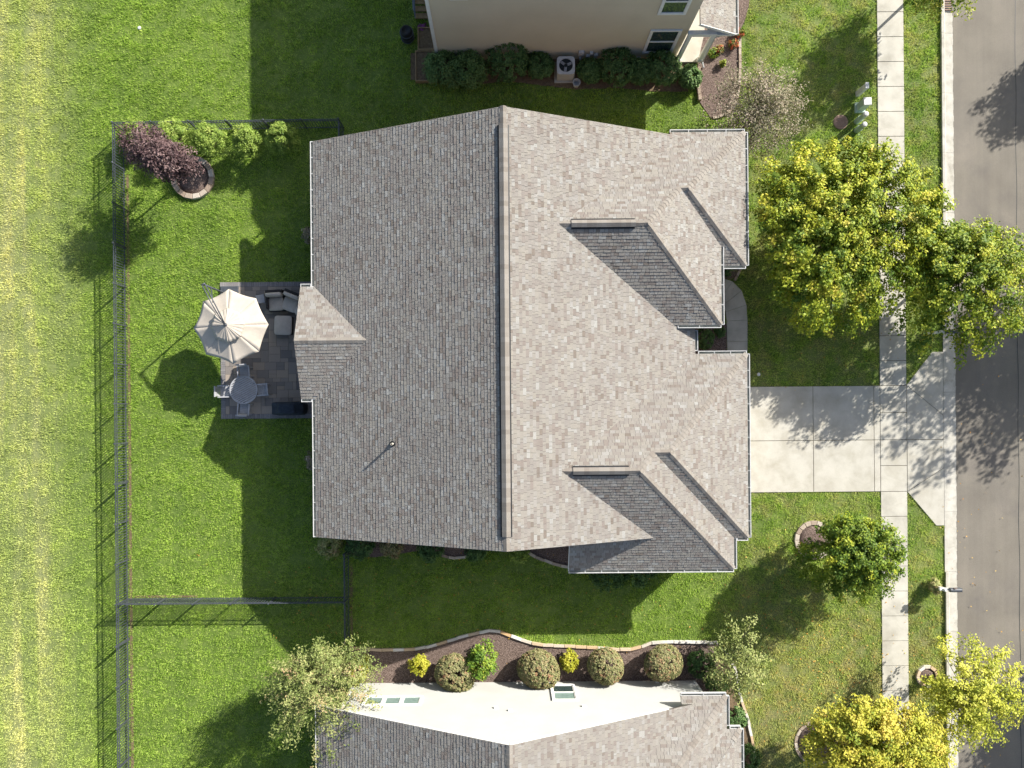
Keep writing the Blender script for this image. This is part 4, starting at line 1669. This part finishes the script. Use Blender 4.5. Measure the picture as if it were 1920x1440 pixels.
for rr_ in (.12, .2, .28):
    mb = MB()
    mb.tube([(rr_ * math.cos(2 * math.pi * k / 20), rr_ * math.sin(2 * math.pi * k / 20), .888) for k in range(21)], .004, 4)
    part('guard_ring', mb, 'dark', ac, local=True)
# bucket beside it
bw_ = W(1081, 155, .3)
bk = thing('bucket', 'small white open bucket on the soil by the air conditioner', 'bucket', (bw_.x, bw_.y, 0))
mb = MB(); mb.lathe((0, 0, 0), [(.14, 0), (.18, .34), (.2, .34), (.2, .36), (.17, .36), (.13, .06), (0.02, .05)], 20)
part('pail', mb, 'white', bk, local=True)
mb = MB(); mb.tube([(.18 * math.cos(t), .18 * math.sin(t), .35 + .0 * t) for t in np.linspace(0, math.pi, 10)], .006, 5)
part('handle', mb, 'charcoal', bk, local=True)
# composting barrel by the deck stair
cw = W(763, 64, .5)
cb = thing('barrel', 'dark barrel standing in the shade beside the deck stair', 'barrel', (cw.x, cw.y, 0))
mb = MB(); mb.lathe((0, 0, 0), [(.26, 0), (.31, .2), (.33, .45), (.31, .7), (.27, .9), (.2, .93), (.19, .9)], 22)
part('drum', mb, 'black', cb, smooth=True, local=True)
for z in (.2, .45, .7):
    mb = MB(); mb.lathe((0, 0, z), [(.30, -.02), (.345, -.015), (.345, .015), (.30, .02)], 22); mb.f.pop(); mb.t.pop()
    part('hoop', mb, 'charcoal', cb, local=True)
# deck stair with rail
dw = W(795, 28)
dk = thing('deck_stair', 'blue grey railed stair at the corner of the tan house', 'stair', (dw.x, dw.y, 0))
for k in range(4):
    mb = MB(); mb.box((0, -.1 + k * .28, .1 + k * .17), (.9, .27, .05), bev=.005)
    part('tread', mb, 'wood', dk, local=True)
for s in (-1, 1):
    mb = MB(); mb.bar((s * .43, -.25, .95), (s * .43, .9, 1.5), .05, .05); mb.bar((s * .43, -.25, .2), (s * .43, .9, .75), .05, .05)
    part('handrail', mb, 'rail', dk, local=True)
    for k in range(8):
        mb = MB(); mb.bar((s * .43, -.22 + k * .155, .2 + k * .072), (s * .43, -.22 + k * .155, .95 + k * .072), .025, .025)
        part('baluster', mb, 'rail', dk, local=True)
# raised planters
def planter(px, py, sx, sy, h, label, rz=0):
    w = W(px, py)
    t = thing('raised_planter', label, 'planter', (w.x, w.y, 0))
    t.rotation_euler = (0, 0, rz)
    for s in (-1, 1):
        mb = MB(); mb.box((0, s * sy / 2, h / 2), (sx + .06, .05, h), bev=.006); part('plank', mb, 'wood', t, local=True)
        mb = MB(); mb.box((s * sx / 2, 0, h / 2), (.05, sy - .06, h), bev=.006); part('plank', mb, 'wood', t, local=True)
    mb = MB(); mb.box((0, 0, h * .4), (sx - .06, sy - .06, h * .8)); part('soil_fill', mb, 'soil', t, local=True)
    return t
planter(800, 78, .8, 1.1, .35, 'wooden planter box with purple flowers at the tan house corner')
planter(812, 128, 1.7, 1.5, .3, 'long wooden planter overgrown by leafy vines')
# utility boxes
def pedestal(px, py, kind, label, top):
    b = W(px, py)
    t = thing('utility_pedestal', label, 'utility box', (b.x, b.y, 0), 'utility pedestals beside the pavement')
    t.rotation_euler = (0, 0, R(random.uniform(-6, 6)))
    mb = MB()
    if kind == 'box':
        mb.box((0, 0, .06), (.52, .52, .12), bev=.01); part('base', mb, 'utility', t, local=True)
        mb = MB(); mb.box((0, 0, top / 2 + .05), (.36, .34, top), bev=.02); part('cabinet', mb, 'utility', t, local=True)
        mb = MB(); mb.box((0, 0, top + .08), (.40, .38, .05), bev=.015); part('lid', mb, 'white', t, local=True)
    elif kind == 'slim':
        mb.box((0, 0, top / 2), (.16, .26, top), bev=.015); part('cabinet', mb, 'white', t, local=True)
        mb = MB(); mb.box((0, 0, top + .015), (.18, .30, .03), bev=.01); part('lid', mb, 'white', t, local=True)
        mb = MB(); mb.box((.085, 0, top * .6), (.02, .2, .3), bev=.005); part('door', mb, 'utility', t, local=True)
    else:
        mb.lathe((0, 0, 0), [(.15, 0), (.15, top * .45), (.13, top * .46), (.13, top), (.1, top + .05), (.03, top + .07)], 18)
        part('post', mb, 'utility', t, smooth=False, local=True)
        mb = MB(); mb.lathe((0, 0, top - .04), [(.136, 0), (.136, .05), (.1, .1), (.02, .12)], 18); part('cap', mb, 'white', t, local=True)
pedestal(1607, 177, 'slim', 'slim white utility box nearest the top of the row by the pavement', 1.05)
pedestal(1611, 203, 'box', 'square green utility cabinet with a wide plinth beside the pavement', .8)
pedestal(1606, 228, 'tube', 'thin round green utility post between the square cabinet and the thick post', 1.0)
pedestal(1606, 245, 'tube', 'round green utility post closest to the yellow-green maple', .85)
vw = W(1576, 229)
vc = thing('access_cover', 'round rusty access cover set in the lawn by the utility posts', 'manhole cover', (vw.x, vw.y, 0))
mb = MB(); mb.lathe((0, 0, 0), [(.37, -.02), (.37, .02), (.33, .035), (.05, .035)], 26); part('cover', mb, 'iron', vc, local=True)
for k in range(5):
    mb = MB(); mb.box((0, -.2 + k * .1, .042), (.5 - abs(k - 2) * .07, .03, .012)); part('cover_bar', mb, 'iron', vc, local=True)
# storm drain grate at the kerb
sg = W(1773, 3)
dg = thing('storm_drain', 'rusty storm drain grate at the kerb by the top edge', 'drain', (sg.x, sg.y, 0.05))
mb = MB(); mb.box((0, 0, .005), (.62, 1.1, .03)); part('frame', mb, 'dark', dg, local=True)
for k in range(9):
    mb = MB(); mb.box((0, -.46 + k * .115, .03), (.56, .05, .03)); part('grate_bar', mb, 'iron', dg, local=True)
# mailboxes
def mailbox(px, py, label):
    b = W(px, py)
    t = thing('mailbox', label, 'mailbox', (b.x, b.y, 0), 'kerbside mailboxes')
    mb = MB(); mb.box((0, 0, .62), (.11, .11, 1.24), bev=.01); part('post', mb, 'trim', t, local=True)
    mb = MB(); mb.bar((-.2, 0, 1.02), (.75, 0, 1.02), .09, .09); mb.bar((.02, 0, .6), (.42, 0, .99), .07, .07); part('arm', mb, 'trim', t, local=True)
    mb = MB()
    n = 10
    prof = [(-.1, 0), (.1, 0)] + [(.1 * math.cos(math.pi * k / n), .12 + .1 * math.sin(math.pi * k / n)) for k in range(n + 1)]
    i = len(mb.v)
    for x in (.22, .78):
        for (yy, zz) in prof:
            mb.v.append((x, yy, 1.07 + zz))
    m = len(prof)
    for k in range(m):
        mb.f.append((i + k, i + (k + 1) % m, i + m + (k + 1) % m, i + m + k)); mb.t.append(.5)
    mb.f.append(tuple(i + k for k in reversed(range(m)))); mb.t.append(.5)
    mb.f.append(tuple(i + m + k for k in range(m))); mb.t.append(.5)
    part('box', mb, 'charcoal', t, local=True)
    mb = MB(); mb.box((.788, 0, 1.17), (.015, .19, .18), bev=.004); part('door', mb, 'charcoal', t, local=True)
    mb = MB(); mb.box((.4, .112, 1.25), (.03, .012, .16)); mb.box((.45, .112, 1.31), (.1, .012, .05)); part('flag', mb, 'iron', t, local=True)
    return t
mailbox(1747, 1096, 'dark mailbox on a white post at the kerb below the drive')
mailbox(1740, 626, 'mailbox under the street maple with its shadow on the pavement')
lw = W(1783, 383, 2.4)
lp = thing('lamp_post', 'short lamp post with white globe among the street maple leaves', 'lamp', (lw.x, lw.y, 0))
mb = MB(); mb.lathe((0, 0, 0), [(.1, 0), (.06, .3), (.04, .5), (.04, 2.2), (.08, 2.22)], 14); part('post', mb, 'charcoal', lp, local=True)
mb = MB(); mb.lathe((0, 0, 2.2), [(.08, 0), (.14, .1), (.15, .18), (.1, .28), (.02, .31)], 16); part('globe', mb, 'trim', lp, smooth=True, local=True)
# bits on the lawn
for px, py, lab in ((1422, 702, 'small white lid on the shaded lawn by the drive'), (262, 53, 'small white scrap lying on the upper back lawn')):
    w = W(px, py)
    t = thing('lawn_marker', lab, 'lid', (w.x, w.y, 0))
    mb = MB(); mb.lathe((0, 0, 0), [(.09, 0), (.09, .05), (.07, .07), (.01, .075)], 14); part('disc', mb, 'white', t, local=True)

# ------------------------------------------------------------------ trees and shrubs
def unit(n, r):
    v = r.normal(size=(n, 3))
    return v / np.linalg.norm(v, axis=1, keepdims=True)

def leaves(C, Rr, n_cl, per, cl_r, leaf, r, lump=.28, shell=.5, up=.6, tint=(.5, .18), low=-.55, stretch=1.6, asp=.6, out=.35, nz=.8):
    """clumps of small folded leaves through an uneven ellipsoid"""
    C, Rr = np.array(C), np.array(Rr)
    lob = unit(9, r)
    amp = r.normal(size=9) * lump
    d = unit(n_cl * 3, r)
    d = d[d[:, 2] > low][:n_cl]
    f = 1 + (np.maximum(0, d @ lob.T) ** 3 * amp).sum(1)
    rad = shell + (1 - shell) * r.random(len(d)) ** .6
    cc = d * (rad * f)[:, None]                         # unit-space clump centres
    ct = r.normal(size=len(d)) * tint[1]
    idx = np.repeat(np.arange(len(d)), per)
    off = unit(len(idx), r) * (r.random(len(idx)) ** .45 * cl_r * 1.75)[:, None]
    rd = d[idx]
    off += rd * (np.sum(off * rd, 1) * (stretch - 1))[:, None]
    P = C + cc[idx] * Rr + off
    nrm = r.normal(size=P.shape) * nz + rd * out + np.array([0, 0, up]) + np.array(sdir) * .4
    nrm /= np.linalg.norm(nrm, axis=1, keepdims=True)
    a = np.cross(nrm, unit(len(P), r))
    a /= np.linalg.norm(a, axis=1, keepdims=True) + 1e-9
    b = np.cross(nrm, a)
    s = leaf * (.65 + .7 * r.random(len(P)))[:, None]
    V = np.stack([P - a * s * .5, P + b * s * asp * .5 + nrm * s * .12, P + a * s * .55, P - b * s * asp * .5 + nrm * s * .12], axis=1)
    T = tint[0] + ct[idx] + r.normal(size=len(P)) * tint[1] * .7
    return V, T, cc * Rr + C

def tree(name, label, cat, base, C, Rr, n_cl, per, cl_r, leaf, mat, seed, trunk=.1, group=None, limbs=26, **kw):
    r = np.random.default_rng(seed)
    root = thing(name, label, cat, (base[0], base[1], 0), group)
    V, T, cc = leaves(C, Rr, n_cl, per, cl_r, leaf, r, **kw)
    V = V[V[:, :, 2].min(axis=1) > .03] if True else V
    T = T[:len(V)]
    o = quadmesh('crown', V - np.array([base[0], base[1], 0]), T, mat, root)
    mb = MB()
    B, Cv = Vector((base[0], base[1], 0)), Vector(C)
    fork = B.lerp(Cv, .62 if Cv.z > 2 else .4)
    top = Cv + Vector((0, 0, Rr[2] * .45))
    mb.tube([B + Vector((0, 0, -.05)), B + Vector((0, 0, .12)), fork, fork.lerp(top, .6), top], [trunk * 1.5, trunk * 1.05, trunk * .75, trunk * .4, trunk * .1], 9)
    part('trunk', mb, 'bark', root, smooth=True)
    mb = MB()
    pick = r.permutation(len(cc))[:limbs]
    for k in pick:
        e = Vector(cc[k])
        s = B.lerp(fork, .85).lerp(top, float(r.random()) * .55)
        m = s.lerp(e, .5) + Vector((0, 0, -.12 + .25 * float(r.random())))
        mb.tube([s, m, e], [trunk * .34, trunk * .2, trunk * .05 + .003], 5)
    part('limbs', mb, 'bark', root, smooth=True)
    return root

def gpt(px, py): return W(px, py)
def crown_at(px, py, z): return tuple(W(px, py, z))

tree('maple_tree', 'large yellow-green maple overhanging the pavement and front lawn', 'tree', gpt(1545, 462), crown_at(1584, 430, 3.3), (4.3, 3.95, 1.75),
     720, 75, .17, .145, 'maple', 101, .15, limbs=60, tint=(.42, .2), shell=.3, low=-.25, lump=.24, stretch=1.5, out=.6, nz=.55)
tree('maple_tree', 'green street maple leaning over the road beside the yellow-green maple', 'tree', gpt(1738, 527), crown_at(1814, 503, 3.4), (3.0, 3.2, 1.7),
     430, 68, .16, .135, 'maple', 102, .10, limbs=60, tint=(.3, .2), shell=.2, low=-.4, lump=.25, stretch=1.9, out=.6, nz=.55)
tree('maple_tree', 'small green maple standing in a block ring on the front lawn', 'tree', gpt(1534, 1013), crown_at(1603, 1040, 2.9), (1.85, 1.75, 1.65),
     340, 80, .14, .12, 'maple', 103, .07, limbs=30, tint=(.14, .18), shell=.25, low=-.8, lump=.42, stretch=1.7, out=.6, nz=.55)
tree('street_tree', 'lime yellow street tree growing from a small white block ring', 'tree', gpt(1738, 1267), crown_at(1830, 1305, 3.3), (2.1, 1.9, 1.35),
     230, 60, .16, .12, 'limegold', 104, .08, limbs=40, tint=(.5, .2), shell=.25, low=-.7, lump=.3, stretch=2.0, out=.6, nz=.55)
tree('golden_tree', 'golden yellow tree cut by the bottom edge of the photo', 'tree', gpt(1540, 1392), crown_at(1640, 1402, 3.7), (3.2, 2.3, 1.6),
     430, 78, .18, .125, 'gold', 105, .12, limbs=40, tint=(.45, .22), shell=.3, low=-.5, lump=.22, stretch=1.6, out=.6, nz=.55)
tree('purple_tree', 'dark purple-leaved ornamental tree near the fence corner', 'tree', gpt(352, 331), crown_at(300, 289, 3.15), (1.4, 1.15, 1.1),
     230, 60, .15, .12, 'plum', 106, .06, limbs=30, tint=(.33, .22), shell=.25, low=-.9, lump=.3, asp=.45, out=.5, nz=.6)
tree('olive_tree', 'olive and russet leaved tree at the corner of the cream house', 'tree', gpt(625, 1228), crown_at(587, 1282, 3.1), (2.2, 2.55, 2.1),
     330, 64, .15, .12, 'olive', 107, .08, limbs=60, tint=(.34, .24), shell=.22, low=-.9, lump=.35, asp=.36, stretch=2.6, out=.5, nz=.6)
tree('russet_tree', 'thin russet leaved tree at the upper front house corner', 'tree', gpt(1388, 246), crown_at(1424, 206, 2.1), (2.25, 2.3, 1.3),
     330, 48, .2, .085, 'crab', 108, .06, limbs=80, tint=(.5, .22), shell=.15, low=-.7, lump=.15, out=.5)
tree('pale_shrub_tree', 'thin pale green small tree at the lower bed corner', 'tree', gpt(1356, 1222), crown_at(1378, 1238, 1.8), (1.3, 1.7, .9),
     100, 46, .16, .11, 'olive', 109, .05, limbs=40, tint=(.35, .15), shell=.2, low=-.7, lump=.3, stretch=2.0, out=.5)
# trees outside the frame whose shadows fall into it
tree('street_tree', 'street tree past the top edge, shading the pavement', 'tree', gpt(1709, -4), crown_at(1782, -66, 3.0), (1.9, 1.75, 1.5),
     150, 56, .2, .15, 'maplegreen', 110, .08, tint=(.5, .18), shell=.25, low=-.8)
tree('street_tree', 'tall tree across the road, its shadow covering the drive apron', 'tree', gpt(2105, 488), tuple(W(2105, 488) + Vector((0, 0, 4.9))), (3.7, 3.1, 1.9),
     210, 60, .32, .2, 'maplegreen', 111, .14, tint=(.5, .18), shell=.25, low=-.8)
tree('street_tree', 'tree across the road, its shadow at the upper right', 'tree', gpt(2125, 5), tuple(W(2125, 5) + Vector((0, 0, 3.6))), (2.0, 1.9, 1.5),
     180, 56, .22, .17, 'maplegreen', 112, .1, tint=(.5, .18), shell=.25, low=-.8)
tree('street_tree', 'tree across the road, its shadow at the lower right', 'tree', gpt(2150, 1195), tuple(W(2150, 1195) + Vector((0, 0, 3.8))), (3.9, 3.3, 2.0),
     260, 60, .3, .19, 'maplegreen', 113, .12, tint=(.5, .18), shell=.25, low=-.8)

def shrub(name, label, px, py, r, h, mat, seed, n_cl=70, per=32, leaf=.1, cl=.09, tint=(.5, .16), group=None, shell=.72, lump=.12, ry=None, top=None, asp=.6, low=-.35, out=1.0, nz=.6):
    """low plant: base on the ground seen at (px, py)"""
    w = W(px, py, h * .5)
    rr = np.random.default_rng(seed)
    root = thing(name, label, 'shrub', (w.x, w.y, 0), group)
    ry = ry or r
    V, T, cc = leaves((w.x, w.y, h * .52), (r * .92, ry * .92, h * .48), n_cl, per, cl, leaf, rr, lump=lump, shell=shell, tint=tint, low=low, stretch=1.0, asp=asp, out=out, nz=nz, up=.3)
    keep = V[:, :, 2].min(axis=1) > .02
    quadmesh('crown', V[keep] - np.array([w.x, w.y, 0]), T[keep], mat, root)
    mb = MB()
    for k in rr.permutation(len(cc))[:12]:
        e = Vector(cc[k])
        mb.tube([(w.x + rr.normal() * .04, w.y + rr.normal() * .04, -.02), Vector((w.x, w.y, 0)).lerp(e, .5), e], [.022, .014, .004], 5)
    part('trunk', mb, 'bark', root)
    return root

# light green evergreens along the upper fence
ARB = [(254, 252, .7, 1.5, 'light green evergreen at the fence corner beside the purple tree'), (325, 253, .78, 1.7, 'light green evergreen just behind the purple tree top'),
       (390, 259, .92, 2.1, 'full light green evergreen beside the round stone ring'), (460, 265, .78, 2.0, 'light green evergreen at the edge of the house shadow'),
       (531, 262, .86, 2.0, 'evergreen mostly in shade at the end of the fence row')]
for k, (px, py, r_, h_, lab) in enumerate(ARB):
    shrub('evergreen_shrub', lab, px, py, r_, h_, 'arb', 200 + k, 150, 44, .09, .09, (.55, .17), 'evergreens along the upper fence', .45, .2, asp=.4)
# shaded shrubs under the tan wall
NSH = [(828, 122, .95, 1.2, 'tangled vine mound in the long wooden planter'), (876, 126, .95, 1.3, 'leafy vine mound next to the largest dark shrub'),
       (953, 110, 1.08, 1.6, 'largest round dark shrub under the tan wall'), (1013, 126, .72, 1.0, 'dark shrub between the largest shrub and the air conditioner'),
       (1107, 132, .62, .9, 'dark low shrub just right of the air conditioner'), (1158, 124, 1.0, 1.5, 'broad round dark shrub right of the air conditioner'),
       (1198, 134, .62, 1.0, 'small dark shrub below the lower window'), (1245, 128, .9, 1.4, 'half sunlit shrub beside the white porch floor'),
       (1292, 146, .55, .8, 'small sunlit shrub at the porch downspout')]
for k, (px, py, r_, h_, lab) in enumerate(NSH):
    shrub('green_shrub', lab, px, py, r_, h_, 'shrub', 220 + k, 190, 40, .09, .08 if k > 1 else .13, (.75, .2) if k > 1 else (.95, .2), 'shrubs under the tan wall', .75 if k > 1 else .5, .14 if k > 1 else .5)
# clipped russet balls and leafy neighbours in the south bed
BALL = [(853, 1263, 1.06, 1.5, 'clipped russet ball shrub behind the loose green bush'), (1010, 1256, .98, 1.45, 'clipped russet ball shrub between the two yellow bushes'),
        (1136, 1249, .97, 1.45, 'clipped russet ball shrub right of the sash window'), (1244, 1246, .98, 1.45, 'clipped russet ball shrub with red tips nearest the lower porch corner')]
for k, (px, py, r_, h_, lab) in enumerate(BALL):
    shrub('ball_shrub', lab, px, py, r_, h_, 'spirea', 240 + k, 620, 26, .08, .055, (.45, .2), 'clipped ball shrubs', .92, .09, nz=.5)
shrub('leafy_bush', 'loose green bush leaning on the first russet ball', 905, 1243, .85, 1.7, 'maplegreen', 250, 90, 28, .13, .13, (.3, .16), None, .4, .25)
for k, (px, py, r_, h_, lab) in enumerate([(787, 1247, .52, .8, 'bright yellow bush left of the russet balls'), (1066, 1238, .48, .8, 'bright yellow bush between two russet balls'),
                                           (668, 1256, .75, 1.0, 'yellow bush half hidden by the olive tree')]):
    shrub('yellow_bush', lab, px, py, r_, h_, 'yellow', 260 + k, 60, 30, .11, .09, (.5, .2), 'yellow bushes', .5, .22)
for k, (px, py, r_, h_, lab) in enumerate([(1312, 1243, .72, .7, 'dark green shrub at the end of the pale stone edging'), (1345, 1282, .6, .6, 'green shrub beside the lower roof corner'),
                                           (1380, 1348, .58, .7, 'round green shrub tucked in the roof step'), (1404, 1418, .62, .8, 'green shrub by the bottom edge at the lower roof')]):
    shrub('green_shrub', lab, px, py, r_, h_, 'shrub', 270 + k, 90, 34, .085, .07, (.62, .16), 'shrubs at the lower house corner', .7, .1)
# along the gable of the main house
for k, (px, py, r_, h_, m_, lab) in enumerate([(620, 1022, .6, 1.0, 'olive', 'grey leaved shrub at the lower back corner of the grey roof'),
                                               (676, 1022, .7, 1.0, 'shrub', 'green shrub under the lower gable next to the fence'),
                                               (732, 1022, .62, .8, 'spirea', 'rusty toned shrub under the lower gable'),
                                               (808, 1026, .8, .9, 'shrub', 'spreading green shrub under the gable beside the short edging'),
                                               (890, 1032, .55, .8, 'shrub', 'green shrub left of the gable peak'), (975, 1032, .6, .9, 'arb', 'light green shrub right of the gable peak'),
                                               (1140, 1074, 1.0, .9, 'shrub', 'low shrub poking out under the projecting front gutter'), (1200, 1072, .8, .9, 'shrub', 'wide low shrub under the front gutter end')]):
    shrub('gable_shrub', lab, px, py, r_, h_, m_, 280 + k, 80, 32, .1, .09, (.55, .16), 'shrubs along the lower gable', .6, .15)
shrub('box_shrub', 'round dark green shrub in the entry bed by the front walk', 1320, 635, .55, .8, 'shrub', 300, 110, 36, .07, .05, (.5, .14), None, .8, .05)
shrub('low_shrub', 'small low plant in the mulch beside the front walk', 1350, 622, .3, .35, 'shrub', 301, 40, 24, .07, .05, (.6, .14), None, .6, .15)
shrub('low_shrub', 'small plant in the mulch under the upper front roof corner', 1362, 505, .35, .4, 'shrub', 302, 40, 24, .08, .05, (.5, .14), None, .6, .15)
for k, (px, py, lab) in enumerate([(578, 440, 'dried hydrangea showing past the back gutter'), (586, 865, 'small hydrangea peeking out beside the back gutter')]):
    shrub('hydrangea', lab, px + 6, py + 2, .45, 1.1, 'crab', 305 + k, 40, 26, .11, .07, (.45, .25), None, .6, .2)
shrub('ornamental_grass', 'clump of pale grass at the foot of the kerb mailbox', 1752, 1097, .34, .6, 'olive', 310, 60, 26, .16, .06, (.7, .15), None, .4, .2, asp=.16)
for k, (px, py, m_, lab) in enumerate([(792, 52, 'purple', 'purple flowering plant in the corner planter'), (1348, 92, 'flower', 'orange red flowers in the mulch bed by the porch'),
                                       (1375, 82, 'flower', 'red flowers at the bed edge near the porch gutter'), (1338, 100, 'maplegreen', 'small green plant in the porch mulch bed'),
                                       (1356, 120, 'maplegreen', 'tiny round green plant in the porch mulch bed'), (1384, 62, 'flower', 'orange flowers below the porch roof corner')]):
    shrub('flowering_plant' if m_ != 'maplegreen' else 'small_plant', lab, px, py, .24 if k != 4 else .14, .35, m_, 320 + k, 30, 18, .08, .05, (.5, .3), None, .4, .2)

# ------------------------------------------------------------------ grass blades, fallen leaves
def in_poly(x, y, poly):
    ins = np.zeros(len(x), bool)
    n = len(poly)
    for i in range(n):
        x0, y0 = poly[i]
        x1, y1 = poly[(i + 1) % n]
        c = ((y0 > y) != (y1 > y)) & (x < (x1 - x0) * (y - y0) / (y1 - y0 + 1e-12) + x0)
        ins ^= c
    return ins
NO = [[(XW + .5, YS + .5), (XE, YS + .5), (XE, YN - .5), (XW + .5, YN - .5)], [(XE - 3, A2S), (AE - .5, A2S), (AE - .5, AN - .5), (XE - 3, AN - .5)],
      [(XE - 3, BS + .5), (BE - .5, BS + .5), (BE - .5, BN), (XE - 3, BN)], [(B2W, B2S + .5), (B2E - .5, B2S + .5), (B2E - .5, BS + 1), (B2W, BS + 1)],
      [(PX0, PY0), (PX1, PY0), (PX1, PY1), (PX0, PY1)], [(XS0, -60), (XS1, -60), (XS1, 60), (XS0, 60)], [(XK0, -90), (XR1 + .6, -90), (XR1 + .6, 90), (XK0, 90)],
      [(XH - .2, DRY0), (XK0, DRY0), (XK0, DRY1), (XH - .2, DRY1)], [(ax0, DRY0), (ax1 - .4, q1), (XK0, q1), (XK0, q0), (ax1 - .55, q0), (ax0, DRY1)],
      [g(*p) for p in SB + [(1345, 1300), (655, 1300)]], [g(*p) for p in [(1300, 1205), (1345, 1205)] + SE + [(1340, 1445), (1300, 1300)]], [g(*p) for p in NB], [g(*p) for p in NE],
      [g(*p) for p in outer] + [g(*p) for p in reversed(inner)], [g(1302, 606), g(1362, 606), g(1363, 722), g(1302, 722)],
      [g(*p) for p in MS + [(1100, 1060), (1100, 990), (650, 990)]],
      [(SWX0, SWY + .1), (C1E - .4, SWY + .1), (C1E - .4, SY0), (SWX0, SY0)], [(NX0, NWY - .1), (NX1, NWY - .1), (NX1, 40), (NX0, 40)]]
RINGS = [(g(363, 334), 1.12), (g(1525, 1012), 1.0), (g(1737, 1267), .6), (g(1530, 1392), 1.15), (g(1576, 229), .44)]
def lawn_points(n, x0, x1, y0, y1, r):
    x = r.uniform(x0, x1, n)
    y = r.uniform(y0, y1, n)
    k = np.ones(n, bool)
    for p in NO:
        k &= ~in_poly(x, y, p)
    for (c, rr) in RINGS:
        k &= (x - c[0]) ** 2 + (y - c[1]) ** 2 > rr * rr
    return x[k], y[k]
r = np.random.default_rng(55)
gx_, gy_ = lawn_points(2100000, -27.5, 25.5, -20.5, 21.5, r)
# tufty density: keep more where a cheap sum of waves is high
den = np.zeros(len(gx_))
for k in range(14):
    fx, fy, ph = r.normal() * 4.5, r.normal() * 4.5, r.random() * 6.28
    den += np.sin(gx_ * fx + gy_ * fy + ph)
den = den / 14 ** .5
keep = r.random(len(gx_)) < np.clip(.62 + .30 * den, .12, 1)
gx_, gy_, den = gx_[keep], gy_[keep], den[keep]
n = len(gx_)
hgt = (.045 + .05 * r.random(n)) * (1 + .25 * np.clip(den, -1, 1.5))
ang_ = r.random(n) * 6.283
lean = .25 + .8 * r.random(n)
la = ang_ + 1.571 + r.normal(size=n) * .5
wd = .010 + .013 * r.random(n)
dx, dy = np.cos(ang_) * wd, np.sin(ang_) * wd
V = np.zeros((n, 3, 3))
V[:, 0] = np.stack([gx_ - dx, gy_ - dy, np.full(n, -.003)], 1)
V[:, 1] = np.stack([gx_ + dx, gy_ + dy, np.full(n, -.003)], 1)
V[:, 2] = np.stack([gx_ + np.cos(la) * hgt * lean, gy_ + np.sin(la) * hgt * lean, hgt], 1)
gr_ = quadmesh('grass', V, np.full(n, .5), 'blade', None, 3, 'stuff')
gr_['label'] = 'short mown grass covering the lawns and the open field'
gr_['category'] = 'grass'
# fallen leaves
def litter(cx, cy, sx, sy, n, r):
    x = cx + r.normal(size=n) * sx
    y = cy + r.normal(size=n) * sy
    return x, y
xs, ys2 = [], []
for (px, py, sx, sy, n) in ((900, 1120, 5.5, 1.6, 260), (1480, 1160, 2.6, 2.2, 320), (1560, 1330, 2.2, 1.8, 260), (1560, 620, 2.0, 1.6, 90), (1730, 1180, .7, 3.0, 70), (1840, 1000, 1.2, 7, 70), (620, 1170, 1.2, 1.0, 60)):
    w = W(px, py)
    a, b = litter(w.x, w.y, sx, sy, n, r)
    xs.append(a); ys2.append(b)
xs, ys2 = np.concatenate(xs), np.concatenate(ys2)
P = np.stack([xs, ys2, np.full(len(xs), .075)], 1)
nr_ = r.normal(size=P.shape) * .35 + np.array([0, 0, 1])
nr_ /= np.linalg.norm(nr_, axis=1, keepdims=True)
a = np.cross(nr_, unit(len(P), r)); a /= np.linalg.norm(a, axis=1, keepdims=True)
b = np.cross(nr_, a)
s = (.05 + .05 * r.random(len(P)))[:, None]
V = np.stack([P - a * s * .5, P + b * s * .35, P + a * s * .5, P - b * s * .35], 1)
fl_ = quadmesh('fallen_leaves', V, r.random(len(P)), 'fleck', None, 4, 'stuff')
fl_['label'] = 'scattered fallen yellow leaves on the lawns'
fl_['category'] = 'leaves'
print('TABS', nt_, 'OBJECTS', len(bpy.data.objects), 'TRIS', sum(len(m.loops) - 2 * len(m.polygons) for m in bpy.data.meshes))
